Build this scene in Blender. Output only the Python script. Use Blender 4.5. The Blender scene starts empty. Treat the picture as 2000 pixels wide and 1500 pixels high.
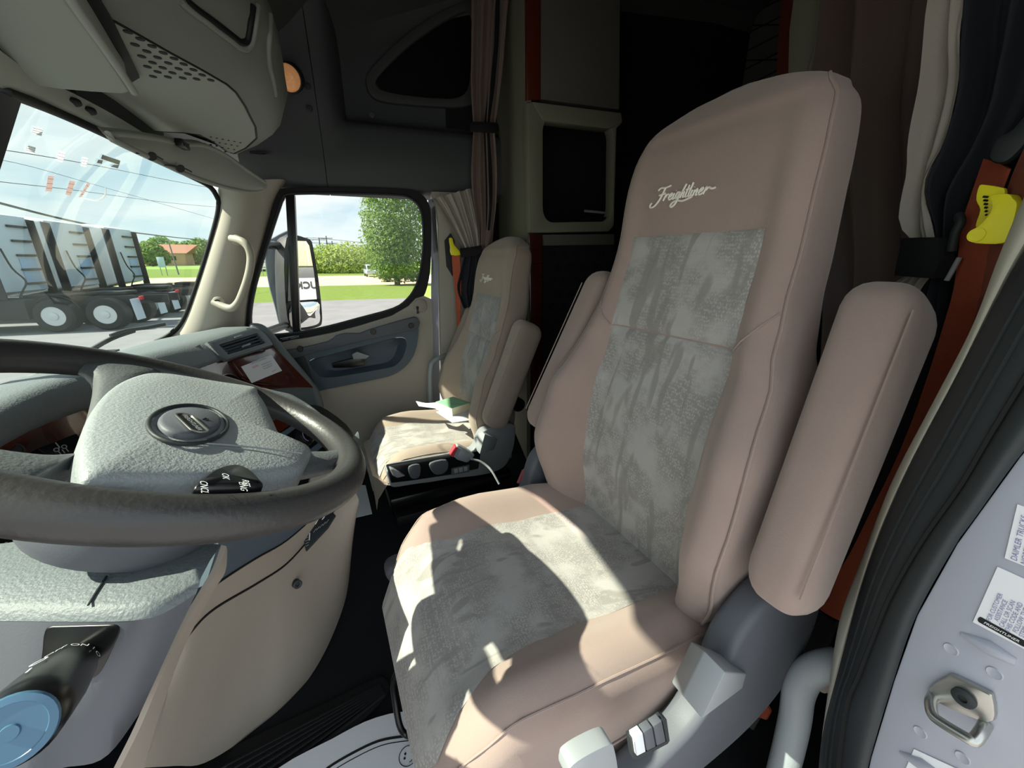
import bpy, bmesh, math, random
from mathutils import Vector as V, Matrix, noise
random.seed(7)
pi = math.pi; R = math.radians
SC = bpy.context.scene; COL = SC.collection
# ---------------------------------------------------------------- camera, sky, sun, exposure
F, YAW, PIT, CZ = 760.0, R(20), math.atan(242/760), 1.05
CAM = V((0, 0, CZ))
HV = V((math.sin(YAW), math.cos(YAW), 0)); RV = V((math.cos(YAW), -math.sin(YAW), 0))
FW = HV*math.cos(PIT)-V((0, 0, math.sin(PIT))); UP = HV*math.sin(PIT)+V((0, 0, math.cos(PIT)))
cd = bpy.data.cameras.new('camera'); cam = bpy.data.objects.new('camera', cd); COL.objects.link(cam)
cd.sensor_fit = 'HORIZONTAL'; cd.sensor_width = 36; cd.lens = F/2000*36; cd.clip_start = .02; cd.clip_end = 2000
rot = Matrix((RV, UP, -FW)).transposed()
cam.matrix_world = Matrix.Translation(CAM) @ rot.to_4x4()
SC.camera = cam
SC.view_settings.view_transform = 'Standard'; SC.view_settings.look = 'None'
SC.view_settings.exposure = 0.9; SC.view_settings.gamma = 1.0; SC.view_settings.use_curve_mapping = False

W = bpy.data.worlds.new('sky'); SC.world = W; W.use_nodes = True
nt = W.node_tree; N = nt.nodes; L = nt.links
for n in list(N): N.remove(n)
wo = N.new('ShaderNodeOutputWorld'); bg = N.new('ShaderNodeBackground'); L.new(bg.outputs[0], wo.inputs[0])
tc = N.new('ShaderNodeTexCoord'); sx = N.new('ShaderNodeSeparateXYZ'); L.new(tc.outputs['Generated'], sx.inputs[0])
mp = N.new('ShaderNodeMapping'); mp.inputs['Scale'].default_value = (1.1, 1.1, 5.0); mp.inputs['Rotation'].default_value = (0.12, 0.1, .6)
L.new(tc.outputs['Generated'], mp.inputs[0])
nz = N.new('ShaderNodeTexNoise'); nz.inputs['Scale'].default_value = 2.3; nz.inputs['Detail'].default_value = 7; nz.inputs['Roughness'].default_value = .56
nz.inputs['Distortion'].default_value = .5
L.new(mp.outputs[0], nz.inputs[0])
cr = N.new('ShaderNodeValToRGB'); cr.color_ramp.elements[0].position = .30; cr.color_ramp.elements[0].color = (0, 0, 0, 1)
cr.color_ramp.elements[1].position = .56; cr.color_ramp.elements[1].color = (1, 1, 1, 1); L.new(nz.outputs[0], cr.inputs[0])
gr = N.new('ShaderNodeValToRGB'); e = gr.color_ramp.elements
e[0].position = 0; e[0].color = (.72, .86, .92, 1); e[1].position = .75; e[1].color = (.16, .42, .72, 1)
m_ = e.new(.3); m_.color = (.36, .66, .84, 1); L.new(sx.outputs[2], gr.inputs[0])
mx = N.new('ShaderNodeMix'); mx.data_type = 'RGBA'; mx.inputs[7].default_value = (.97, 1.0, 1.0, 1)
L.new(cr.outputs[0], mx.inputs[0]); L.new(gr.outputs[0], mx.inputs[6]); L.new(mx.outputs[2], bg.inputs[0])
bg.inputs[1].default_value = 1.0

SUN_DIR = V((1.02, -.08, -1))          # the way the light travels
sl = bpy.data.lights.new('sun', 'SUN'); sl.energy = 11.5; sl.angle = R(.6); sl.color = (1, .9, .74)
so = bpy.data.objects.new('sun', sl); COL.objects.link(so); so.rotation_euler = SUN_DIR.to_track_quat('-Z', 'Y').to_euler(); so.location = (-8, 4, 12)

# ---------------------------------------------------------------- helpers
def P(px, py, x=None, y=None, z=None):
    """the point of the plane x=, y= or z= that stands at a place of the photograph"""
    d = FW+RV*((px-1000)/F)+UP*((750-py)/F)
    i, v = (0, x) if x is not None else (1, y) if y is not None else (2, z)
    return CAM+d*((v-CAM[i])/d[i])
def PP(px, py, o, n):
    d = FW+RV*((px-1000)/F)+UP*((750-py)/F)
    return CAM+d*((o-CAM).dot(n)/d.dot(n))
def Ps(pts, **k): return [P(a, b, **k) for a, b in pts]
def lin(c):
    if isinstance(c, str): c = [int(c[i:i+2], 16)/255 for i in (0, 2, 4)]
    return tuple((v/12.92 if v <= .04045 else ((v+.055)/1.055)**2.4) for v in c)+(1,)
def mat(name, col, rough=.6, metal=0, bump=None, var=None, spec=.5, sheen=0, coat=0, emit=None, var2=None):
    """bump = (scale, strength), var = (scale, amount[, stretch])"""
    m = bpy.data.materials.new(name); m.use_nodes = True
    n, l = m.node_tree.nodes, m.node_tree.links; b = n['Principled BSDF']
    c = lin(col); b.inputs['Base Color'].default_value = c; b.inputs['Roughness'].default_value = rough
    b.inputs['Metallic'].default_value = metal; b.inputs['Specular IOR Level'].default_value = spec
    b.inputs['Sheen Weight'].default_value = sheen; b.inputs['Coat Weight'].default_value = coat
    if sheen: b.inputs['Sheen Roughness'].default_value = .5; b.inputs['Sheen Tint'].default_value = (1, .9, .85, 1)
    t = n.new('ShaderNodeTexCoord')
    if bump:
        z = n.new('ShaderNodeTexNoise'); z.inputs['Scale'].default_value = bump[0]; z.inputs['Detail'].default_value = 3
        u = n.new('ShaderNodeBump'); u.inputs['Strength'].default_value = bump[1]; u.inputs['Distance'].default_value = .002
        l.new(t.outputs['Object'], z.inputs[0]); l.new(z.outputs[0], u.inputs['Height']); l.new(u.outputs[0], b.inputs['Normal'])
    if var:
        z = n.new('ShaderNodeTexNoise'); z.inputs['Scale'].default_value = var[0]; z.inputs['Detail'].default_value = 5
        q = n.new('ShaderNodeMapping')
        if len(var) > 2: q.inputs['Scale'].default_value = var[2]
        l.new(t.outputs['Object'], q.inputs[0]); l.new(q.outputs[0], z.inputs[0])
        k = n.new('ShaderNodeMix'); k.data_type = 'RGBA'
        k.inputs[6].default_value = tuple(v*(1-var[1]) for v in c[:3])+(1,)
        k.inputs[7].default_value = lin(var2) if var2 else tuple(min(1, v*(1+var[1])) for v in c[:3])+(1,)
        l.new(z.outputs[0], k.inputs[0]); l.new(k.outputs[2], b.inputs['Base Color'])
    if emit: b.inputs['Emission Color'].default_value = lin(emit[0]); b.inputs['Emission Strength'].default_value = emit[1]
    return m
def glass(name, tint, haze=0.0, refl=1.0):
    m = bpy.data.materials.new(name); m.use_nodes = True
    n, l = m.node_tree.nodes, m.node_tree.links; n.remove(n['Principled BSDF'])
    o = n['Material Output']; t = n.new('ShaderNodeBsdfTransparent'); t.inputs[0].default_value = tint
    g = n.new('ShaderNodeBsdfGlossy'); g.inputs['Roughness'].default_value = .02; g.inputs[0].default_value = (refl, refl, refl, 1)
    f = n.new('ShaderNodeLayerWeight'); f.inputs[0].default_value = .5
    p = n.new('ShaderNodeMath'); p.operation = 'POWER'; p.inputs[1].default_value = 5; l.new(f.outputs['Facing'], p.inputs[0])
    q = n.new('ShaderNodeMath'); q.operation = 'MULTIPLY_ADD'; q.inputs[1].default_value = .9; q.inputs[2].default_value = .04; l.new(p.outputs[0], q.inputs[0])
    a = n.new('ShaderNodeMixShader'); l.new(q.outputs[0], a.inputs[0]); l.new(t.outputs[0], a.inputs[1]); l.new(g.outputs[0], a.inputs[2])
    if haze:
        d = n.new('ShaderNodeBsdfDiffuse'); d.inputs[0].default_value = (.8, .85, .8, 1); b = n.new('ShaderNodeMixShader')
        b.inputs[0].default_value = haze; l.new(a.outputs[0], b.inputs[1]); l.new(d.outputs[0], b.inputs[2]); l.new(b.outputs[0], o.inputs[0])
    else: l.new(a.outputs[0], o.inputs[0])
    return m

MW = {}                                  # world matrices of the things made so far
def link(o, parent):
    COL.objects.link(o)
    if parent is not None:
        o.parent = parent; o.matrix_parent_inverse = MW.get(parent.name, Matrix()).inverted()
    return o
def tag(o, label=None, cat=None, group=None, kind=None):
    for k, v in (('label', label), ('category', cat), ('group', group), ('kind', kind)):
        if v: o[k] = v
    return o
def thing(name, label, cat, loc=(0, 0, 0), group=None, kind=None):
    o = bpy.data.objects.new(name, None); o.empty_display_size = .05; o.location = V(loc); COL.objects.link(o)
    MW[o.name] = Matrix.Translation(V(loc)); return tag(o, label, cat, group, kind)
def mk(name, vs, fs, m, parent=None, smooth=True, angle=None):
    me = bpy.data.meshes.new(name); me.from_pydata([tuple(v) for v in vs], [], fs); me.update()
    bm = bmesh.new(); bm.from_mesh(me); bmesh.ops.recalc_face_normals(bm, faces=bm.faces); bm.to_mesh(me); bm.free()
    return fin(name, me, m, parent, smooth, angle)
def fin(name, me, m, parent, smooth=True, angle=40):
    me.materials.append(m)
    for p in me.polygons: p.use_smooth = smooth
    if smooth and angle: me.set_sharp_from_angle(angle=R(angle))
    return link(bpy.data.objects.new(name, me), parent)
def mkb(name, bm, m, parent=None, smooth=True, angle=40, bevel=0, seg=2):
    bmesh.ops.remove_doubles(bm, verts=bm.verts, dist=1e-6)
    bmesh.ops.recalc_face_normals(bm, faces=bm.faces)
    if bevel:
        es = [e for e in bm.edges if len(e.link_faces) == 2 and e.calc_face_angle(0) > R(30)]
        bmesh.ops.bevel(bm, geom=es, offset=bevel, segments=seg, profile=.5, affect='EDGES', clamp_overlap=True)
        bmesh.ops.recalc_face_normals(bm, faces=bm.faces)
    me = bpy.data.meshes.new(name); bm.to_mesh(me); bm.free()
    return fin(name, me, m, parent, smooth, angle)
def smooth_line(pts, n=6, closed=False):
    pts = [V(p) for p in pts]; out = []; k = len(pts)
    for i in range(k if closed else k-1):
        g = (lambda j: pts[j % k]) if closed else (lambda j: pts[max(0, min(k-1, j))])
        a, b, c, d = g(i-1), g(i), g(i+1), g(i+2)
        for s in range(n):
            t = s/n; out.append(.5*((2*b)+(c-a)*t+(2*a-5*b+4*c-d)*t*t+(3*b-a-3*c+d)*t**3))
    if not closed: out.append(pts[-1].copy())
    return out
def add_tube(bm, pts, r, n=10, closed=False, flat=1.0, up=None, cap=True):
    pts = [V(p) for p in pts]; k = len(pts); rs = r if isinstance(r, (list, tuple)) else [r]*k
    T = [((pts[(i+1) % k] if closed or i < k-1 else pts[i])-(pts[i-1] if closed or i > 0 else pts[i])).normalized() for i in range(k)]
    a = V(up) if up else (T[0].cross(V((0, 0, 1))) if abs(T[0].z) < .95 else T[0].cross(V((1, 0, 0))))
    a = (a-T[0]*a.dot(T[0])).normalized(); rings = []
    for i in range(k):
        a = (a-T[i]*a.dot(T[i])); a = a.normalized() if a.length > 1e-6 else T[i].orthogonal().normalized()
        b = T[i].cross(a)
        rings.append([bm.verts.new(pts[i]+rs[i]*(a*math.cos(2*pi*j/n)+b*flat*math.sin(2*pi*j/n))) for j in range(n)])
    add_rings(bm, rings, closed, cap)
def add_rings(bm, rings, closed=False, cap=True, ring_closed=True):
    k = len(rings); n = len(rings[0])
    for i in range(k if closed else k-1):
        A, B = rings[i], rings[(i+1) % k]
        for j in range(n if ring_closed else n-1):
            try: bm.faces.new((A[j], A[(j+1) % n], B[(j+1) % n], B[j]))
            except ValueError: pass
    if cap and not closed and ring_closed:
        for q in (rings[0], rings[-1]):
            try: bm.faces.new(q)
            except ValueError: pass
def add_loft(bm, rings, closed=False, cap=True, ring_closed=True):
    add_rings(bm, [[bm.verts.new(V(p)) for p in r] for r in rings], closed, cap, ring_closed)
def add_prism(bm, loop, vec):
    vec = V(vec); a = [bm.verts.new(V(p)) for p in loop]; b = [bm.verts.new(V(p)+vec) for p in loop]
    n = len(a); bm.faces.new(a); bm.faces.new(b)
    for i in range(n): bm.faces.new((a[i], a[(i+1) % n], b[(i+1) % n], b[i]))
def add_box(bm, c, s, rot=None):
    c = V(c); m = rot or Matrix.Identity(3)
    vs = [bm.verts.new(c+m @ V((x*s[0]/2, y*s[1]/2, z*s[2]/2))) for x in (-1, 1) for y in (-1, 1) for z in (-1, 1)]
    for f in ((0, 1, 3, 2), (4, 6, 7, 5), (0, 4, 5, 1), (2, 3, 7, 6), (0, 2, 6, 4), (1, 5, 7, 3)): bm.faces.new([vs[i] for i in f])
def add_holed(bm, outer, holes, vec):
    """plate with holes, thickness vec"""
    vec = V(vec); es = []; loops = []
    for lp in [outer]+holes:
        vs = [bm.verts.new(V(p)) for p in lp]; loops.append(vs)
        for i in range(len(vs)): es.append(bm.edges.new((vs[i], vs[(i+1) % len(vs)])))
    g = bmesh.ops.triangle_fill(bm, edges=es, use_beauty=True, use_dissolve=False)
    fs = [f for f in g['geom'] if isinstance(f, bmesh.types.BMFace)]
    tw = {}
    for lp in loops:
        for v in lp: tw[v] = bm.verts.new(v.co+vec)
    for f in fs: bm.faces.new([tw[v] for v in f.verts])
    for lp in loops:
        for i in range(len(lp)):
            a, b = lp[i], lp[(i+1) % len(lp)]; bm.faces.new((a, b, tw[b], tw[a]))
def frame_axes(ax):
    ax = V(ax).normalized(); a = ax.orthogonal().normalized(); return ax, a, ax.cross(a)
def add_lathe(bm, o, ax, prof, n=20, a=None, cap=True):
    o = V(o); ax, u, w = frame_axes(ax)
    if a: u = (V(a)-ax*V(a).dot(ax)).normalized(); w = ax.cross(u)
    add_loft(bm, [[o+ax*h+r*(u*math.cos(2*pi*j/n)+w*math.sin(2*pi*j/n)) for j in range(n)] for r, h in prof], cap=cap)
def one(fn, *a, **k):
    bm = bmesh.new(); fn(bm, *a, **k); return bm
def box(name, c, s, m, parent=None, bevel=.004, rot=None, seg=2): return mkb(name, one(add_box, c, s, rot), m, parent, bevel=bevel, seg=seg)
def prism(name, loop, vec, m, parent=None, bevel=0, seg=2): return mkb(name, one(add_prism, loop, vec), m, parent, bevel=bevel, seg=seg)
def tube(name, pts, r, m, parent=None, n=10, **k): return mkb(name, one(add_tube, pts, r, n, **k), m, parent, angle=50)
def lathe(name, o, ax, prof, m, parent=None, n=20, **k): return mkb(name, one(add_lathe, o, ax, prof, n, **k), m, parent)
def loft(name, rings, m, parent=None, **k): return mkb(name, one(add_loft, rings, **k), m, parent, angle=60)
def holed(name, outer, holes, vec, m, parent=None, bevel=0): return mkb(name, one(add_holed, outer, holes, vec), m, parent, angle=30, bevel=bevel)
def sheet(name, A, B, m, parent=None, thick=.006, nv=6, bulge=0, n=None, off=None):
    """surface between two lines of points, with a thickness; bulge pushes its middle along n"""
    ka = max(len(A), len(B)); A = resample(A, ka*4); B = resample(B, ka*4)
    n = V(n) if n else V((0, 0, 0)); d = V(off) if off else None
    rows = []
    for j in range(nv+1):
        t = j/nv; rows.append([a.lerp(b, t)+n*bulge*4*t*(1-t) for a, b in zip(A, B)])
    nn = (A[-1]-A[0]).cross(B[0]-A[0]).normalized(); d = d or nn*thick
    rows2 = [[p+d for p in r] for r in rows]
    bm = bmesh.new(); rg = []
    ring = rows+rows2[::-1]
    add_loft(bm, ring, closed=True, ring_closed=False)
    for i in (0, -1):
        vs = [V(r[i]) for r in ring]
        for j in range(nv):
            q = [bm.verts.new(p) for p in (rows[j][i], rows[j+1][i], rows2[j+1][i], rows2[j][i])]; bm.faces.new(q)
    return mkb(name, bm, m, parent, angle=50)
def resample(pts, n):
    pts = [V(p) for p in pts]; d = [0]
    for a, b in zip(pts, pts[1:]): d.append(d[-1]+(b-a).length)
    out = []; k = 0
    for i in range(n+1):
        s = d[-1]*i/n
        while k < len(d)-2 and d[k+1] < s: k += 1
        w = (s-d[k])/max(1e-9, d[k+1]-d[k]); out.append(pts[k].lerp(pts[k+1], min(1, max(0, w))))
    return out
def rounded(cx, cy, w, h, r, n=5):
    out = []
    for sx_, sy_, a0 in ((1, 1, 0), (-1, 1, 90), (-1, -1, 180), (1, -1, 270)):
        for i in range(n+1):
            a = R(a0+90*i/n); out.append((cx+sx_*(w/2-r)+r*math.cos(a), cy+sy_*(h/2-r)+r*math.sin(a)))
    return out
def text(name, s, o, xd, yd, size, m, parent=None, depth=.0004, align='CENTER', shear=0, bold=0):
    """flat lettering, xd the reading direction, yd up"""
    c = bpy.data.curves.new(name, 'FONT'); c.body = s; c.size = 1; c.align_x = align; c.align_y = 'CENTER'; c.shear = shear; c.offset = bold; c.resolution_u = 3
    t = bpy.data.objects.new(name, c); me = bpy.data.meshes.new_from_object(t); bpy.data.objects.remove(t)
    xd, yd = V(xd).normalized(), V(yd).normalized(); zd = xd.cross(yd); o = V(o)
    for v in me.vertices: v.co = o+xd*v.co.x*size+yd*v.co.y*size+zd*(depth)
    me.update(); return fin(name, me, m, parent, False)
def on_mesh(o):
    from mathutils.bvhtree import BVHTree
    t = BVHTree.FromPolygons([v.co.copy() for v in o.data.vertices], [tuple(p.vertices) for p in o.data.polygons])
    def f(px, py, off=0):
        d = (FW+RV*((px-1000)/F)+UP*((750-py)/F)).normalized(); h = t.ray_cast(CAM, d); return (h[0]-d*off) if h[0] else None
    return f
def dup(root, loc, label=None, group=None):
    r = root.copy(); COL.objects.link(r); r.location = V(loc)
    if label: r['label'] = label
    if group: r['group'] = group
    for ch in list(root.children):
        c = ch.copy(); COL.objects.link(c); c.parent = r; c.matrix_parent_inverse = ch.matrix_parent_inverse.copy()
        for g in ch.children:
            q = g.copy(); COL.objects.link(q); q.parent = c; q.matrix_parent_inverse = g.matrix_parent_inverse.copy()
    return r

# ---------------------------------------------------------------- materials
M = {}
M['velour'] = mat('velour', '9b8880', .95, bump=(900, .25), var=(9, .10), spec=.1, sheen=.35)
M['velour_p'] = mat('velour_passenger', 'a39487', .95, bump=(900, .25), var=(9, .10), spec=.1, sheen=.3)
M['cream'] = mat('cream_plastic', 'a9a297', .6, bump=(500, .12), spec=.35)
M['beige'] = mat('beige_plastic', '9f968c', .6, bump=(500, .12), spec=.35)
M['greyp'] = mat('grey_overhead', 'a2a59d', .62, bump=(600, .15), spec=.35)
M['darkp'] = mat('dark_overhead', '4a4d4a', .62, bump=(600, .15), spec=.3)
M['side'] = mat('side_panel', '4c5052', .6, bump=(500, .1), spec=.35)
M['dash'] = mat('dash_vinyl', '686f72', .55, bump=(260, .6), spec=.45)
M['navy'] = mat('navy_plastic', '4d5a66', .5, bump=(500, .1), spec=.45)
M['slate'] = mat('slate_plastic', '595c63', .55, bump=(500, .1), spec=.4)
M['rim'] = mat('wheel_leather', '363535', .42, bump=(180, .25), spec=.5)
M['pad'] = mat('wheel_pad', '8b9193', .5, bump=(330, .5), spec=.5)
M['black'] = mat('black_rubber', '141517', .6, bump=(300, .1), spec=.35)
M['blackp'] = mat('black_plastic', '101113', .3, spec=.5)
M['seal'] = mat('door_seal', '2b3033', .55, spec=.4, bump=(200, .08))
M['floor'] = mat('floor_rubber', '1c1d1f', .8, bump=(160, .2), spec=.2)
M['mat'] = mat('mat_rubber', '151517', .7, spec=.3)
M['wood'] = mat('red_wood', '4a1d13', .25, var=(14, .5, (1, 1, 9)), coat=.5)
M['woodr'] = mat('bright_wood', '5c2412', .3, var=(10, .35, (6, 6, .6)), coat=.4)
M['silver'] = mat('silver_paint', 'a9acb8', .32, var=(3, .04), spec=.5, coat=.3)
M['chrome'] = mat('zinc', 'b9b9b4', .28, metal=.9, var=(30, .15))
M['grip'] = mat('grab_grey', '9aa1a6', .5, bump=(400, .15))
M['gripc'] = mat('grab_cream', 'a9a294', .45)
M['orange'] = mat('belt_orange', 'b8583c', .85, bump=(700, .3), var=(60, .15))
M['red'] = mat('belt_orange_shaded', '8d4a38', .85, bump=(700, .3), var=(60, .2))  # darker copy of the belt orange, shade of the upper strand painted in
M['yellow'] = mat('yellow_clip', 'fdf226', .4)
M['white'] = mat('white_paper', 'e6e8ec', .8, var=(6, .02))
M['ink'] = mat('black_ink', '17171a', .8)
M['inkblue'] = mat('blue_ink', '7578a0', .8)
M['redink'] = mat('red_ink', 'c23a44', .7)
M['lgrey'] = mat('light_grey_plastic', '94989b', .5)
M['curtain'] = mat('curtain_grey', 'b0a89f', .9, bump=(500, .25), sheen=.2)
M['curtainb'] = mat('curtain_brown', '685651', .45, bump=(500, .4))
M['curtainp'] = mat('curtain_taupe', '7c6a61', .85, bump=(500, .25), sheen=.2)
M['curtaind'] = mat('curtain_navy', '23252d', .9, bump=(500, .2))
M['strap'] = mat('strap_black', '0d0e11', .9, bump=(900, .3))
M['dome'] = mat('lamp_lens', 'd9b58a', .25, coat=.5)
M['thread'] = mat('white_thread', 'ece6da', .8)
M['wall'] = mat('sleeper_cream', '7d7b69', .7, bump=(400, .1))
M['cab'] = mat('cabinet_grey', '5e5c55', .7, bump=(700, .15))
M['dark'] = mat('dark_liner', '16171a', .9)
M['quilt'] = mat('quilted_vinyl', '6a6866', .8, bump=(60, .2))
M['glass'] = glass('clear_glass', (.56, .58, .575, 1), refl=.45)
M['wsglass'] = glass('windshield_glass', (.50, .57, .555, 1), haze=.035)
M['dkglass'] = glass('dark_glass', (.10, .10, .10, 1), refl=.6)
def fabric(name, c0, c1, c2):
    """woven grey insert: fine zigzag flecks, with darker leaf-like streaks"""
    m = bpy.data.materials.new(name); m.use_nodes = True; n, l = m.node_tree.nodes, m.node_tree.links
    b = n['Principled BSDF']; b.inputs['Roughness'].default_value = .9; b.inputs['Specular IOR Level'].default_value = .15; b.inputs['Sheen Weight'].default_value = .2
    t = n.new('ShaderNodeTexCoord')
    def noise_(sc, det, sca=None, dist=0, rot=None):
        q = n.new('ShaderNodeMapping'); z = n.new('ShaderNodeTexNoise'); l.new(t.outputs['Object'], q.inputs[0]); l.new(q.outputs[0], z.inputs[0])
        if sca: q.inputs['Scale'].default_value = sca
        if rot: q.inputs['Rotation'].default_value = rot
        z.inputs['Scale'].default_value = sc; z.inputs['Detail'].default_value = det; z.inputs['Distortion'].default_value = dist; return z
    def ramp(src, a, b_):
        r = n.new('ShaderNodeValToRGB'); r.color_ramp.elements[0].position = a; r.color_ramp.elements[1].position = b_; l.new(src, r.inputs[0]); return r
    wv = n.new('ShaderNodeTexVoronoi'); wv.inputs['Scale'].default_value = 210; wv.inputs['Randomness'].default_value = .55
    qm = n.new('ShaderNodeMapping'); qm.inputs['Scale'].default_value = (1, 1.5, .75); l.new(t.outputs['Object'], qm.inputs[0]); l.new(qm.outputs[0], wv.inputs[0])
    fl = ramp(wv.outputs['Distance'], .28, .5)
    pt = ramp(noise_(13, 3).outputs[0], .40, .56)            # patches where the flecks show
    mu = n.new('ShaderNodeMath'); mu.operation = 'MULTIPLY'; l.new(fl.outputs[0], mu.inputs[0]); l.new(pt.outputs[0], mu.inputs[1])
    k1 = n.new('ShaderNodeMix'); k1.data_type = 'RGBA'; k1.inputs[6].default_value = lin(c0); k1.inputs[7].default_value = lin(c1); l.new(mu.outputs[0], k1.inputs[0])
    last = k1.outputs[2]
    for rot, th in (((.6, .5, .75), .635), ((-.6, -.4, -.7), .635), ((.1, .1, .1), .66)):
        s = ramp(noise_(7.5, 2, (1.2, 3.2, .55), .6, rot).outputs[0], th-.02, th+.03)
        k = n.new('ShaderNodeMix'); k.data_type = 'RGBA'; k.inputs[7].default_value = lin(c2)
        sc = n.new('ShaderNodeMath'); sc.operation = 'MULTIPLY'; sc.inputs[1].default_value = .75; l.new(s.outputs[0], sc.inputs[0])
        l.new(sc.outputs[0], k.inputs[0]); l.new(last, k.inputs[6]); last = k.outputs[2]
    l.new(last, b.inputs['Base Color'])
    u = n.new('ShaderNodeBump'); u.inputs['Strength'].default_value = .25; u.inputs['Distance'].default_value = .001
    l.new(wv.outputs['Distance'], u.inputs['Height']); l.new(u.outputs[0], b.inputs['Normal'])
    return m
M['insert'] = fabric('woven_insert', 'aba7a3', '918d89', '898580')
# ---------------------------------------------------------------- seats
def interp(tab, z):
    if z <= tab[0][0]: return tab[0][1]
    for (a, b), (c, d) in zip(tab, tab[1:]):
        if z <= c:
            t = (z-a)/(c-a); t = t*t*(3-2*t)*.5+t*.5; return b+(d-b)*t
    return tab[-1][1]
BW = [(.40, .17), (.43, .215), (.48, .245), (.55, .264), (.64, .270), (.75, .262), (.85, .238), (.93, .216), (1.0, .207), (1.1, .203), (1.2, .203), (1.27, .197), (1.31, .175), (1.335, .135), (1.35, .08), (1.356, .03)]
BX = [(.40, .01), (.5, .0), (.62, -.012), (.75, .004), (.9, .044), (1.1, .092), (1.22, .108), (1.3, .135), (1.335, .165), (1.356, .195)]
BB = [(.40, .05), (.48, .085), (.6, .105), (.75, .085), (.88, .045), (.96, .022), (1.1, .012), (1.35, 0)]
BT = [(.40, .10), (.6, .15), (.9, .15), (1.1, .135), (1.25, .125), (1.31, .10), (1.34, .055), (1.356, .015)]
def yc(z): return .03*max(0, z-.85)/.4
def sm(a, b, x): t = max(0, min(1, (x-a)/(b-a))); return t*t*(3-2*t)
def bfront(y, z):
    w = interp(BW, z); a = abs(y); rc = min(.045, w*.5)
    x = interp(BX, z)-interp(BB, z)*sm(.13, max(.14, w*.86), a)
    if a > w-rc: u = min(1, (a-(w-rc))/rc); x += rc*.75*(1-math.sqrt(max(0, 1-u*u)))
    return x
CX = [(-.52, .30), (-.51, .36), (-.49, .405), (-.46, .437), (-.40, .462), (-.3, .468), (-.15, .452), (0, .44), (.08, .44)]
CWD = [(-.52, .17), (-.50, .205), (-.47, .232), (-.42, .250), (-.3, .262), (-.1, .262), (.08, .25)]
def ctop(x, y):
    w = interp(CWD, x); a = abs(y); rc = .06
    z = interp(CX, x)+.05*sm(.12, w*.84, a)*sm(-.52, -.40, x)*(1-.45*sm(-.12, .05, x))
    if a > w-rc: u = min(1, (a-(w-rc))/rc); z -= rc*(1-math.sqrt(max(0, 1-u*u)))
    return z
def chw(x):  # half width of the cushion insert
    return .148+.035*sm(-.36, -.5, x)
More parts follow.
